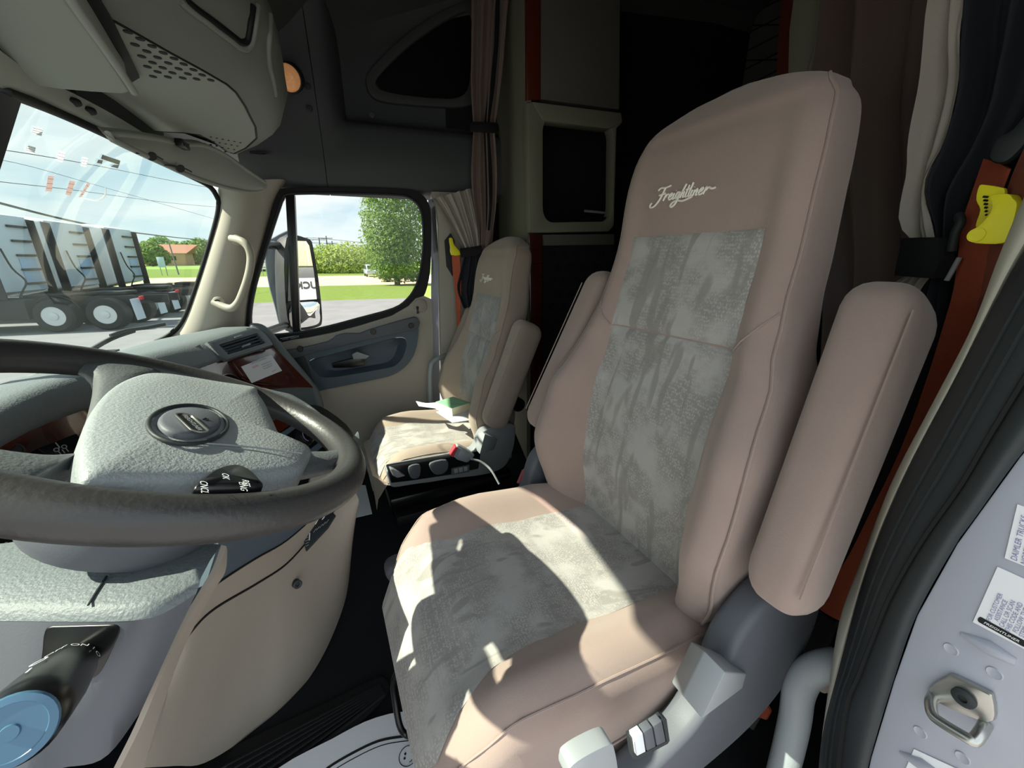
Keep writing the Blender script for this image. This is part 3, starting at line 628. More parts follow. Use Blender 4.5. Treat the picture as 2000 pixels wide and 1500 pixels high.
# ---------------------------------------------------------------- steering wheel
WC = V((-.237, .54, .865)); WN = V((.441, .10, .892)).normalized()
WA = WN.cross(V((0, 1, 0))).normalized(); WB = WN.cross(WA)
def wp(px, py, off=0): return PP(px, py, WC+WN*off, WN)
sw_ = thing('steering_wheel', 'big black four spoke steering wheel with a grey padded hub', 'steering wheel', WC)
ring = [WC+.2115*(WA*math.cos(2*pi*i/96)+WB*math.sin(2*pi*i/96)) for i in range(96)]
tube('rim', ring, .0205, M['rim'], sw_, n=16, closed=True)
pad_px = [(262, 746), (300, 740), (350, 745), (420, 756), (480, 764), (498, 768), (502, 780), (515, 800), (530, 835), (552, 874), (603, 890), (596, 912), (580, 934), (510, 947), (430, 952), (340, 955), (240, 958), (170, 960), (148, 950), (143, 915), (150, 870), (176, 810), (215, 768)]
base = smooth_line([wp(a, b, .008) for a, b in pad_px], 4, True)
pc = sum(base, V((0, 0, 0)))/len(base)
prof_ = [(1.0, -.014), (1.0, .002), (.99, .007), (.97, .011), (.92, .014), (.7, .018), (.45, .020), (.2, .021), (.01, .021)]
mkb('hub_pad', one(add_loft, [[pc+(p-pc)*s_+WN*o for p in base] for s_, o in prof_]), M['pad'], sw_, angle=50)
pad = bpy.data.objects['hub_pad']
# oval recess ring and badge
ec = wp(373, 826, .0295)
eu = (wp(432, 826, .0295)-wp(313, 826, .0295))/2; ev = (wp(373, 800, .0295)-wp(373, 851, .0295))/2
def ell(s_, o): return [ec+WN*o+eu*s_*math.cos(2*pi*i/40)+ev*s_*math.sin(2*pi*i/40) for i in range(40)]
e2 = (wp(495, 810, .022)-wp(288, 830, .022))/2; e3 = (wp(385, 776, .022)-wp(385, 858, .022))/2; e2c = wp(388, 820, .022)
tube('horn_ring', [ec+WN*.0005+eu*1.28*math.cos(2*pi*i/40)+ev*1.45*math.sin(2*pi*i/40) for i in range(40)], .0022, M['seal'], pad, n=8, closed=True)
mkb('horn_button', one(add_loft, [ell(1.03, -.002), ell(1.03, .002), ell(1.0, .004), ell(.9, .0055), ell(.02, .006)]), M['slate'], pad)
bd = (wp(397, 846, .036)-wp(361, 812, .036)).normalized(); bd2 = WN.cross(bd); bc = wp(374, 827, .0362)
bo = [(rounded(0, 0, .050, .0155, .007, 4))]
def bp_(l, o): return [bc+bd*x+bd2*y+WN*o for x, y in l]
holed('badge_frame', bp_(rounded(0, 0, .050, .0165, .008, 4), .0005), [bp_(rounded(0, 0, .047, .0135, .0066, 4), .0005)], WN*.0012, M['chrome'], pad)
prism('badge_plate', bp_(rounded(0, 0, .047, .0135, .0066, 4), .0002), WN*.0006, M['blackp'], pad)
text('badge_word', 'FREIGHTLINER', bc+WN*.0009, bd, bd2, .0062, M['lgrey'], pad, bold=.01)
hc = wp(401, 818, .0362)
tube('horn_symbol', [hc+bd2*.003, hc, hc+bd*.002-bd2*.003], .0008, M['blackp'], pad, n=5)
tube('horn_symbol', [hc+bd*.003+bd2*.002, hc-bd*.003+bd2*.001], .0007, M['blackp'], pad, n=5)
# seam across the pad and raised lower half
tube('pad_seam', smooth_line([wp(a, b, .0285) for a, b in ((330, 862), (400, 866), (480, 872), (540, 879), (590, 886))], 4), .001, M['pad'], pad, n=5)
# spokes
M['spoke'] = mat('spoke_grey', '55595b', .5, bump=(330, .4))
def spoke(pts_a, pts_b, thick=.016, o0=-.006, o1=-.004):
    A = resample(smooth_line([wp(*q, o0) for q in pts_a], 5), 12); B = resample(smooth_line([wp(*q, o1) for q in pts_b], 5), 12)
    rg = []
    for k, (a, b) in enumerate(zip(A, B)):
        c = (a+b)/2; d = (a-b)/2; r = []
        for j in range(16):
            t = 2*pi*j/16; r.append(c+d*math.copysign(abs(math.cos(t))**.6, math.cos(t))+WN*thick*math.copysign(abs(math.sin(t))**.7, math.sin(t)))
        rg.append(r)
    return loft('spoke', rg, M['spoke'], sw_)
spoke([(150, 880), (176, 790), (180, 745), (150, 718), (95, 700)], [(235, 850), (262, 760), (318, 742), (330, 735), (395, 745)])
spoke([(455, 762), (500, 762), (535, 770), (560, 775), (590, 800)], [(495, 790), (530, 791), (570, 795), (612, 809), (655, 843)], .011)
spoke([(560, 882), (600, 890), (645, 889), (675, 876), (695, 848)], [(556, 936), (590, 928), (630, 920), (665, 910), (700, 902)], .012)
spoke([(60, 960), (30, 975), (-40, 985), (-80, 980), (-120, 970)], [(160, 900), (100, 905), (40, 900), (-30, 890), (-100, 880)], .013)
# thumb control pod on the near right of the hub, with its lettering
pp = [(374, 962), (390, 945), (412, 930), (440, 920), (466, 919), (488, 930), (503, 946), (510, 958), (470, 962), (430, 964), (395, 965)]
pod = smooth_line([wp(a, b, .016) for a, b in pp], 4, True); pcn = sum(pod, V((0, 0, 0)))/len(pod)
mkb('control_pod', one(add_loft, [[pcn+(p-pcn)*s_+WN*o for p in pod] for s_, o in ((1, -.012), (1, .003), (.95, .006), (.8, .0085), (.01, .009))]), M['blackp'], sw_)
podo = bpy.data.objects['control_pod']
for s_, (a, b), z in (('OK', (440, 931), .0105), ('CNCL', (398, 952), .0115), ('ENG', (474, 951), .012), ('RES', (480, 944), .012)):
    text('pod_word', s_, wp(a, b, .016+z), -WA*.3+WB*.9, WA*-1, .008, M['white'], podo)
# clock spring collar under the wheel
cc = WC-WN*.05
lathe('collar', cc+WN*.03, -WN, [(.05, 0), (.06, .03), (.085, .055), (.094, .075), (.096, .10), (.09, .112), (.08, .115)], M['slate'], sw_, n=40)
# ---------------------------------------------------------------- dashboard
db = thing('dashboard', 'dark grey vinyl dashboard with red wood trim running below the windshield', 'dashboard', (-.6, 1.1, .0))
Bl = [V((-.57, .30, .77)), V((-.60, .58, .80))]+[P(*q[:2], y=q[2]) for q in ((0, 775, .9), (160, 722, 1.1), (300, 690, 1.4), (400, 664, 1.7), (470, 645, 1.86), (500, 638, 1.93))]
Cl = [V((-.555, .30, .71)), V((-.585, .58, .73))]+[P(*q[:2], y=q[2]) for q in ((0, 868, .86), (165, 800, 1.06), (330, 742, 1.36), (444, 700, 1.68), (500, 683, 1.85), (532, 674, 1.92))]
Dl = [V((-.50, .30, .59)), V((-.53, .58, .61))]+[P(*q[:2], y=q[2]) for q in ((0, 1000, .83), (140, 930, 1.03), (400, 800, 1.25), (480, 766, 1.66), (570, 757, 1.85), (612, 757, 1.92))]
B, C_, D = [resample(smooth_line(l, 5), 30) for l in (Bl, Cl, Dl)]
A = [V((max(-.93, b.x-.40), b.y+.0, .70)) for b in B]
dk = lambda p: 1-.78*max(0, min(1, (p.y-1.1)/.3))
rows = [A]+[[a.lerp(b, t)+V((0, 0, .035))*math.sin(pi*t) for a, b in zip(A, B)] for t in (.4, .7, .9)]
rows += [[b+V((.0, 0, 0)) for b in B], [b.lerp(c, .25)+V((.036, -.018, .018))*dk(b) for b, c in zip(B, C_)], [b.lerp(c, .5)+V((.048, -.022, .016))*dk(b) for b, c in zip(B, C_)], [b.lerp(c, .75)+V((.042, -.018, .008))*dk(b) for b, c in zip(B, C_)], [b.lerp(c, .95)+V((.018, -.008, .002))*dk(b) for b, c in zip(B, C_)], C_, [c+V((-.03, .01, -.01)) for c in C_]]
mkb('dash_pad', one(add_loft, rows, ring_closed=False), M['dash'], db, angle=70)
sheet('wood_trim', C_, D, M['wood'], db, thick=.01, nv=3, off=(-.012, .004, 0))
E_ = [V((d.x-.10, d.y, .25)) for d in D]; F_ = [V((d.x-.22, d.y, .02)) for d in D]
mkb('lower_dash', one(add_loft, [[d+V((-.004, 0, 0)) for d in D], [d.lerp(e_, .4)+V((.04, 0, 0)) for d, e_ in zip(D, E_)], E_, F_], ring_closed=False), M['navy'], db)
# rounded end of the dashboard by the passenger door
pe = smooth_line([P(488, 640, y=1.94), P(508, 641, y=1.945), P(526, 656, y=1.945), P(545, 680, y=1.945), P(572, 712, y=1.94), P(600, 745, y=1.94), P(616, 768, y=1.94), P(626, 800, y=1.94)], 4)
tube('dash_end', pe, [.012]+[.019]*(len(pe)-2)+[.015], M['dash'], db, n=12)
prism('dash_end_panel', [p+V((-.005, 0, 0)) for p in pe]+[V((-.60, 1.95, .3)), V((-.75, 1.95, .68))], (0, .03, 0), M['dash'], db)
# passenger air vent
vo, va, vb = P(408, 668, y=1.70), P(493, 642, y=1.915), P(444, 700, y=1.69)
vn = (va-vo).cross(vb-vo).normalized(); vn = vn if vn.dot(CAM-vo) > 0 else -vn
vq = lambda px, py, o=0: PP(px, py, vo+vn*(.030+o), vn)
holed('vent_frame', [vq(*q) for q in ((404, 668), (494, 640), (508, 643), (522, 656), (534, 673), (444, 702), (428, 694))], [[vq(*q) for q in ((428, 673), (503, 650), (520, 669), (446, 692))]], vn*-.02, M['dash'], db, bevel=.002)
prism('vent_back', [vq(q[0], q[1], -.02) for q in ((424, 672), (505, 648), (524, 670), (444, 695))], vn*-.006, M['black'], db)
for k in range(4):
    t = .13+.25*k; l0, l1 = V((428, 673)).lerp(V((446, 692)), t), V((503, 650)).lerp(V((520, 669)), t)
    prism('vent_slat', [vq(l0[0]+1, l0[1]-1, -.004), vq(l1[0]-1, l1[1]-1, -.004), vq(l1[0], l1[1]+1.6, -.008), vq(l0[0]+2, l0[1]+1.6, -.008)], vn*-.003, M['navy'], db)
for a, b in ((466, 656), (482, 673)):
    prism('vent_tab', [vq(a-8, b+2, .004), vq(a+6, b-3, .004), vq(a+9, b-1, .004), vq(a-6, b+4, .004)], vn*-.008, M['lgrey'], db, bevel=.001)
holed('centre_vent', [vq(*q) for q in ((350, 694), (390, 673), (402, 688), (366, 706))], [[vq(*q) for q in ((362, 692), (388, 679), (396, 687), (372, 700))]], vn*-.012, M['dash'], db)
# warning sticker on the wood below the vent
so_, sa, sb_ = P(480, 716, y=1.74), P(530, 693, y=1.90), P(500, 738, y=1.74)
sn = (sa-so_).cross(sb_-so_).normalized(); sn = sn if sn.dot(CAM-so_) > 0 else -sn
wq = lambda px, py, o=0: PP(px, py, so_+sn*(.020+o), sn)
prism('glovebox_lid', [wq(*q) for q in ((452, 703), (534, 678), (578, 738), (560, 752), (500, 745), (476, 735))], sn*-.02, M['wood'], db, bevel=.003)
stk = prism('warning_sticker', [wq(*q, .002) for q in ((471, 716), (530, 693), (551, 724), (492, 748))], sn*-.001, M['white'], db)
sxd = (wq(530, 693)-wq(475, 714)).normalized(); syd = sn.cross(sxd)
for k, (a, b, s_, c, h) in enumerate(((506, 705, 'AIR BAG SYSTEM INFORMATION', 'inkblue', .008), (520, 709, 'THIS UNIT IS EQUIPPED WITH', 'ink', .006), (522, 713.5, 'A SAFETY RESTRAINT. READ', 'ink', .006), (523, 717.5, 'THE MANUAL BEFORE USE', 'ink', .006), (499, 716, 'NOTICE', 'redink', .012), (535, 724, 'WARNING', 'redink', .007))):
    text('sticker_line', s_, wq(a, b, .0032), sxd, syd, h*.8, M[c], stk)
# gauge sticker and keys in the centre stack behind the wheel
gn = V((.75, -.5, .45)).normalized()
for a, b, r, c in ((392, 747, .030, 'redink'), (420, 750, .028, 'blackp'), (452, 752, .03, 'blackp')):
    c0 = P(a, b, y=1.10); lathe('dash_gauge', c0, gn, [(r*1.0, -.04), (r*1.0, 0), (r*.92, .003), (r*.9, .001), (.001, .001)], M['blackp'], db, n=28)
    if c == 'redink':
        lathe('gauge_sticker', c0, gn, [(r*.88, .0012), (r*.88, .002), (.001, .002)], M['white'], db, n=24)
        xd = V((.35, .9, .2)); xd = (xd-gn*xd.dot(gn)).normalized()
        text('gauge_word', 'ADVANCED', c0+gn*.0025+gn.cross(xd)*.012, xd, gn.cross(xd), .010, M['redink'], db, bold=.02)
        text('gauge_word', 'READ FIRST', c0+gn*.0025, xd, gn.cross(xd), .007, M['ink'], db)
for b in (740, 748):
    xd = V((.35, .9, .2)); xd = (xd-gn*xd.dot(gn)).normalized(); text('gauge_word', 'ON OFF', P(420, b, y=1.10)+gn*.003, xd, gn.cross(xd), .009, M['white'], db)
# climate panel right of the hub
ko = P(600, 850, y=1.12); kn = V((.80, -.45, .42)).normalized()
kq = lambda px, py, o=0: PP(px, py, ko+kn*o, kn)
prism('climate_panel', smooth_line([kq(*q) for q in ((520, 840), (555, 815), (600, 790), (640, 800), (690, 845), (690, 905), (600, 915), (540, 900))], 3, True), kn*-.05, M['blackp'], db, bevel=.004)
prism('wood_strip', [kq(*q, .006) for q in ((500, 838), (545, 815), (579, 804), (604, 806), (545, 845), (515, 862))], kn*-.02, M['wood'], db, bevel=.002)
prism('panel_rib', [kq(*q, .007) for q in ((545, 848), (606, 808), (614, 810), (552, 856))], kn*-.02, M['navy'], db, bevel=.002)
prism('panel_rib', [kq(*q, .007) for q in ((590, 890), (650, 842), (662, 846), (600, 898))], kn*-.02, M['navy'], db, bevel=.002)
for a, b, r in ((592, 853, .026), (625, 833, .024)):
    c0 = kq(a, b, .004); k_ = lathe('climate_knob', c0, kn, [(r*1.15, -.004), (r*1.15, .002), (r, .003), (r*.92, .016), (r*.8, .018), (.001, .018)], M['blackp'], db, n=28)
    u, w = V((0, 1, 0)), None; u = (u-kn*u.dot(kn)).normalized(); w = kn.cross(u)
    for c, t0, t1 in (('inkblue', 110, 230), ('redink', -20, 80)) if r > .025 else (('white', 100, 200), ('white', -60, 60)):
        tube('knob_mark', [c0+kn*.0185+r*.68*(u*math.cos(R(t))+w*math.sin(R(t))) for t in range(t0, t1, 10)], .0013, M[c], k_, n=5)
    lathe('knob_dot', c0+kn*.018+r*.0*u, kn, [(.004, 0), (.003, .001), (.001, .001)], M['lgrey'], k_, n=10)
c0 = kq(648, 865, .004)
lathe('round_button', c0, kn, [(.020, -.004), (.020, .002), (.016, .004), (.015, .012), (.001, .013)], M['seal'], db, n=24)
# radio faceplate and plug in the wood on the driver side
rn = V((.8, -.45, .4)).normalized(); ro = P(105, 870, y=.95)+V((.02, -.01, .005))
rq = lambda px, py, o=0: PP(px, py, ro+rn*o, rn)
rad = prism('trip_display', [rq(*q, .004) for q in ((72, 876), (150, 846), (175, 880), (112, 903))], rn*-.03, M['blackp'], db, bevel=.002)
xd = (rq(140, 850)-rq(75, 875)).normalized(); yd = rn.cross(xd)
for s_, a, b, h in (('J', 112, 869, .013), ('O O', 118, 876, .011), ('I I I', 124, 882, .011)):
    text('display_word', s_, rq(a, b, .0055), xd, yd, h, M['lgrey'], rad, bold=.03)
c0 = rq(26, 881, .001); lathe('plug_socket', c0, rn, [(.014, -.004), (.014, .003), (.011, .004), (.010, .001), (.004, .001), (.003, .004), (.001, .004)], M['seal'], db, n=20)
# speedometer seen below the near rim
sg = P(-22, 1062, y=.60); gn2 = V((.85, -.25, .5)).normalized()
lathe('speedometer', sg, gn2, [(.060, -.04), (.060, .002), (.056, .004), (.054, .0), (.001, 0)], M['blackp'], db, n=36)
xd = V((-.1, .9, .2)); xd = (xd-gn2*xd.dot(gn2)).normalized(); yd = gn2.cross(xd)
text('dial_number', '85', PP(17, 1066, sg+gn2*.001, gn2), xd*.3-yd*.95, xd*.95+yd*.3, .011, M['white'], db)
text('dial_number', '75', PP(2, 1046, sg+gn2*.001, gn2), xd*.3-yd*.95, xd*.95+yd*.3, .011, M['white'], db)

# ---------------------------------------------------------------- knee panels (beige) right of the column
L0 = [(430, 1050, .60), (520, 1020, .70), (620, 975, .82), (690, 925, .95)]
L1 = [(388, 1185, .565), (412, 1150, .585), (440, 1128, .61), (500, 1090, .68), (560, 1055, .77), (620, 1003, .86), (690, 940, .95)]
L2 = [(338, 1286, .55), (375, 1230, .57), (420, 1187, .61), (500, 1140, .70), (560, 1100, .78), (610, 1045, .86), (650, 1000, .92), (690, 955, .96)]
L3 = [(272, 1500, .52), (340, 1496, .62), (400, 1490, .71), (480, 1442, .785), (545, 1395, .83), (600, 1330, .875), (640, 1262, .915), (672, 1180, .94), (684, 1110, .95), (690, 1000, .965)]
toP = lambda l: smooth_line([P(a, b, y=c) for a, b, c in l], 5)
kn_ = thing('knee_panel', 'beige curved knee panel beside the steering column, reaching down to the mat', 'panel', P(500, 1440, z=0))
up_ = V((.5, -.8, .2)).normalized()
sheet('navy_band', toP(L0), toP(L1), M['navy'], kn_, nv=4, off=(-.01, .01, 0))
sheet('upper_beige', toP(L1), toP(L2), M['beige'], kn_, nv=4, bulge=.004, n=up_, off=(-.01, .01, 0))
sheet('lower_beige', toP(L2), toP(L3), M['beige'], kn_, nv=12, bulge=.028, n=up_, off=(-.02, .02, 0))
tube('panel_gap', [p+up_*.0005 for p in toP(L2)], .0025, M['black'], kn_, n=6)
tube('panel_gap', [p+up_*.0005 for p in toP(L1)], .002, M['black'], kn_, n=6)
c0 = P(577, 1138, y=.79)+up_*.012; lathe('keyhole', c0, up_, [(.009, -.01), (.009, .001), (.007, .002), (.004, .001), (.003, -.002), (.001, -.002)], M['seal'], kn_, n=16)
# label plate with shift notes
po, pa, pb = P(595, 1060, y=.835), P(630, 1008, y=.88), P(597, 1098, y=.795)
pn = (pa-po).cross(pb-po).normalized(); pn = pn if pn.dot(CAM-po) > 0 else -pn
pq = lambda px, py, o=0: PP(px, py, po+pn*(.012+o), pn)
pl = prism('shift_label', [pq(*q) for q in ((593, 1038), (612, 1014), (650, 1000), (655, 1006), (640, 1030), (597, 1076), (593, 1056))], pn*-.006, M['seal'], kn_, bevel=.001)
for a, b, c, d in ((605, 1041, 604, 1055), (622, 1013, 616, 1024), (634, 1009, 629, 1015)):
    tube('label_mark', [pq(a, b, .0005), pq(c, d, .0005)], .0011, M['white'], pl, n=4)
for k in range(6):
    a, b = 594.5+.3*k, 1042+5*k; tube('label_mark', [pq(a+1, b, .0005), pq(a+7, b-3, .0005)], .0006, M['lgrey'], pl, n=4)
for k in range(5):
    a, b = 612+6*k, 1024-4.3*k; tube('label_mark', [pq(a, b+16, .0005), pq(a+6, b+8, .0005)], .0006, M['lgrey'], pl, n=4)

# ---------------------------------------------------------------- steering column shroud
co = thing('steering_column', 'grey textured steering column shroud below the wheel', 'steering column', (-.4, .55, 0))
Tb = [P(-220, 1075, z=.735), P(0, 1062, z=.735), P(70, 1052, z=.735), P(250, 1050, z=.733), P(380, 1058, z=.73), P(432, 1064, z=.728)]
Tf = [P(-220, 1190, z=.735), P(0, 1190, z=.735), P(165, 1192, z=.735), P(270, 1190, z=.733), P(325, 1178, z=.73), P(390, 1140, z=.728)]
Tb, Tf = resample(smooth_line(Tb, 5), 30), resample(smooth_line(Tf, 5), 30)
Bt = [P(-220, 1560, y=.36), P(-40, 1540, y=.36), P(60, 1520, y=.36), P(120, 1500, y=.37), P(205, 1480, y=.38), P(275, 1390, y=.41)]
Bt = resample(smooth_line(Bt, 5), 30)
Bk = [b+V((-.06, .12, 0)) for b in Bt]
mkb('top_cover', one(add_loft, [Tb, [a.lerp(b, .5)+V((0, 0, .004)) for a, b in zip(Tb, Tf)], [a.lerp(b, .93)+V((0, 0, .003)) for a, b in zip(Tb, Tf)], Tf, [f.lerp(b, .04)+V((0, -.004, -.002)) for f, b in zip(Tf, Bt)]], ring_closed=False), M['dash'], co, angle=70)
rows = [[f.lerp(b, .04)+V((0, -.0035, -.002)) for f, b in zip(Tf, Bt)], [f.lerp(b, .35)+V((0, -.004, 0)) for f, b in zip(Tf, Bt)], [f.lerp(b, .7)+V((0, -.002, 0)) for f, b in zip(Tf, Bt)], Bt, Bk, [t+V((-.05, .06, -.05)) for t in Tb]]
mkb('lower_cover', one(add_loft, rows, ring_closed=False), M['slate'], co, angle=70)
tube('cover_seam', [P(208, 1125, z=.739), P(185, 1160, z=.739), P(172, 1182, z=.739)], .001, M['seal'], co, n=5)
lcm = on_mesh(bpy.data.objects['lower_cover'])
gp = smooth_line([lcm(*q, .0015) or P(*q, y=.39) for q in ((85, 1240), (95, 1226), (130, 1224), (200, 1222), (226, 1222), (233, 1232), (225, 1255), (198, 1310), (180, 1326), (150, 1332), (90, 1330), (78, 1312), (82, 1270))], 3, True)
prism('lever_slot', gp, (0, .012, 0), M['blackp'], co, bevel=.001)
# side trim blade between the shroud and the knee panel
Ba = smooth_line([P(432, 1064, y=.49), P(415, 1110, y=.475), P(392, 1150, y=.465), P(345, 1230, y=.45), P(300, 1330, y=.44), P(262, 1420, y=.43), P(222, 1500, y=.42)], 4)
Bb = smooth_line([P(434, 1072, y=.50), P(430, 1115, y=.50), P(405, 1155, y=.49), P(350, 1260, y=.475), P(320, 1340, y=.465), P(290, 1430, y=.455), P(270, 1500, y=.45)], 4)
sheet('trim_blade', Ba, Bb, M['beige'], co, thick=.006, nv=3)
# range selector stalk
sk = thing('gear_selector_stalk', 'glossy black selector stalk with a blue end cap sticking out of the column', 'lever', P(150, 1290, y=.40))
s0, s1 = P(168, 1270, y=.41), P(22, 1428, y=.27); ax = s1-s0; ln = ax.length
up0 = V((0, 0, 1))
lathe('stalk', s0, ax, [(.010, 0), (.0105, .012), (.009, .014), (.0095, .018), (.014, .03), (.019, ln*.35), (.0225, ln*.6), (.0235, ln*.85), (.0235, ln*.97), (.021, ln)], M['blackp'], sk, n=32)
lathe('end_cap', s1-ax.normalized()*.001, ax, [(.0215, 0), (.021, .003), (.017, .004), (.0165, .0035), (.005, .0035), (.0045, .005), (.001, .005)], mat('blue_cap', '456b86', .4), sk, n=32)
an = ax.normalized(); cu_ = (CAM-(s0+s1)/2); cu_ = (cu_-an*cu_.dot(an)).normalized(); cs = an.cross(cu_)
def on_stalk(t, ang, r): return s0+ax*t+(cu_*math.cos(R(ang))+cs*math.sin(R(ang)))*r
stalk = [o for o in sk.children if o.name.startswith('stalk')][0]
for s_, t, ang, r, h in (('OFF', .36, 62, .0197, .008), ('ON', .36, 20, .0197, .008), ('I O', .36, -22, .0197, .008), ('O', .60, 58, .0232, .014), ('I', .74, 55, .0238, .014)):
    p = on_stalk(t, ang, r); nr = (p-(s0+ax*t)).normalized()
    text('stalk_word', s_, p, (an*-1).cross(nr), an*-1, h, M['white'], stalk)

# ---------------------------------------------------------------- overhead console
oc = thing('overhead_console', 'grey overhead console with perforated speaker grilles above the windshield', 'console', (-.35, 1.3, 1.42))
ZB = 1.40
bot_px = [(-200, 60), (-60, 10), (100, 0), (190, 30), (225, 45), (330, 104), (440, 165), (468, 195), (485, 225), (500, 270), (456, 300), (428, 285), (390, 263), (330, 258), (270, 252), (230, 233), (190, 210), (150, 180), (60, 120), (-80, 120)]
b0 = [P(a, b, z=ZB) for a, b in bot_px]
cb = sum(b0, V((0, 0, 0)))/len(b0)
prism('bottom_panel', smooth_line(b0, 2, True), (0, 0, .012), M['greyp'], oc, bevel=.002)
r0 = smooth_line(b0, 2, True)
def grow(s_, dz, dx=0): return [V((p.x, p.y, ZB)) if s_ == 0 else V((cb.x+(p.x-cb.x)*(1+s_)+dx*max(0, (p.x-cb.x)), cb.y+(p.y-cb.y)*(1+s_*.9), ZB+dz)) for p in r0]
shell_r = [grow(.012, .008), grow(.016, .001), grow(.06, .004), grow(.15, .022, .1), grow(.22, .055, .18), grow(.25, .10, .25), grow(.24, .16, .25), grow(.2, .24, .1), grow(.15, .36), grow(.1, .5)]
mkb('console_shell', one(add_loft, shell_r, cap=False), mat('console_grey', '74776f', .6, bump=(600, .15)), oc, angle=70)
tube('panel_gap', grow(.010, .0015), .0028, M['black'], oc, n=6, closed=True)
# perforations: two fields of countersunk holes
hole = None
for a, b in ((250, 63), (274, 77), (264, 88), (297, 91), (287, 101), (319, 104), (277, 111), (308, 113), (340, 115), (298, 123), (329, 124), (359, 126), (288, 131), (318, 133), (349, 135), (378, 137), (308, 141), (337, 143), (367, 145), (395, 147), (299, 150), (328, 151), (357, 153), (384, 155), (412, 157)):
    q = P(a, b, z=ZB-.001)
    if hole is None: hole, q0 = lathe('speaker_hole', q, (0, 0, -1), [(.0062, -.004), (.0062, .0002), (.001, .0006)], M['black'], oc, n=12), q
    else:
        h2 = hole.copy(); COL.objects.link(h2); h2.location = hole.location+(q-q0)
hole = bmesh.new()
for i in range(6):
    for j in range(5):
        a = 412+11.5*i-7.5*j+4*j*.4; b = 268+2.2*i+6.8*j
        if a < 486-2*j and (i+j) < 9: add_lathe(hole, P(a, b, z=ZB-.001), (0, 0, -1), [(.003, -.003), (.003, .0002), (.0005, .0004)], 8)
o_ = mkb('vent_hole', hole, M['black'], oc); o_['kind'] = 'stuff'
# flat black strip painted as the gap's shade, and hinged lid over the driver
prism('gap_shade_strip', [P(*q, z=ZB-.008) for q in ((118, -40), (172, -40), (222, 45), (273, 152), (255, 163), (230, 150), (180, 80))], (0, 0, .004), M['black'], oc)
ld = smooth_line([P(*q, z=1.345) for q in ((-260, -60), (60, -90), (112, -30), (150, 22), (200, 92), (244, 160), (256, 178), (248, 184), (225, 184), (120, 176), (0, 158), (-150, 130))], 2, True)
prism('lid', ld, (0, 0, .05), M['greyp'], oc, bevel=.007, seg=3)
tube('lid_edge', smooth_line([P(*q, z=1.343) for q in ((118, -30), (160, 32), (205, 95), (248, 158), (262, 180))], 4), .006, M['greyp'], oc, n=8)
prism('lid_latch', [P(*q, z=1.37) for q in ((118, 175), (148, 178), (152, 185), (122, 184))], (0, 0, .03), M['blackp'], oc)
# storage pocket rim higher up on the shell
M['greym'] = mat('console_rim', '7c7f78', .6)
csm = on_mesh(bpy.data.objects['console_shell'])
def on_shell(nm, pts, r, m):
    q = [csm(a, b, r*.3) for a, b in pts]; q = [p for p in q if p]
    if len(q) > 2: tube(nm, smooth_line(q, 4), r, m, oc, n=8)
on_shell('pocket_rim', [(352, 2), (375, 22), (400, 40), (425, 60), (450, 78), (468, 92), (482, 95), (492, 84), (496, 66), (500, 40), (504, 12)], .006, M['greym'])
on_shell('pocket_groove', [(364, 2), (386, 20), (410, 37), (434, 55), (456, 72), (470, 82), (482, 80), (486, 64), (490, 40), (494, 12)], .006, M['black'])
on_shell('side_strip', [(528, 30), (526, 70), (524, 100), (527, 130), (534, 160), (538, 185)], .006, M['greym'])
prism('console_gap_shade', [P(*q, z=1.47) for q in ((150, 178), (330, 250), (470, 300), (520, 300), (470, 330), (300, 285), (120, 210))], (0, 0, .01), M['black'], oc)  # black sheet painted as the shade inside the console gap
# light panel by the header with two oval vents
prism('header_panel', smooth_line([P(*q, z=1.372) for q in ((-120, 150), (0, 172), (60, 184), (140, 186), (168, 192), (200, 214), (214, 232), (196, 236), (130, 216), (60, 196), (0, 182), (-120, 165))], 2, True), (0, 0, .012), M['greyp'], oc, bevel=.002)
for a, b in ((144, 201), (174, 218)):
    hits = [p for p in (on_mesh(bpy.data.objects[n_])(a, b, .001) for n_ in ('header_panel', 'trim_3')) if p]
    q = min(hits, key=lambda p: (p-CAM).length) if hits else P(a, b, z=1.37)
    lathe('header_vent', q, (.2, -.25, -1), [(.012, -.004), (.012, .001), (.010, .002), (.001, .0015)], M['black'], oc, n=18)

# ---------------------------------------------------------------- sun visor
sv = thing('sun_visor', 'grey folded sun visor above the right half of the windshield', 'visor', P(340, 320, y=1.5))
ta = [(188, 260, 1.2), (230, 262, 1.28), (300, 272, 1.42), (345, 280, 1.55), (385, 283, 1.64), (430, 304, 1.74), (470, 332, 1.83), (505, 355, 1.9)]
tb = [(196, 270, 1.2), (240, 291, 1.28), (300, 318, 1.44), (345, 338, 1.56), (395, 356, 1.68), (430, 366, 1.76), (475, 374, 1.85), (500, 370, 1.9)]
def vis(l): return resample(smooth_line([P(a, b, y=c)+V((.02, 0, 0)) for a, b, c in l], 5), 26)
va_, vb_ = vis(ta), vis(tb)
sheet('visor_panel', va_, vb_, M['greyp'], sv, nv=8, bulge=.012, n=(.5, -.3, -.6), off=(-.016, 0, .012))
tube('visor_edge', va_+[va_[-1].lerp(vb_[-1], .5)+V((.005, .01, 0))]+vb_[::-1], .007, M['greyp'], sv, n=8, closed=True)
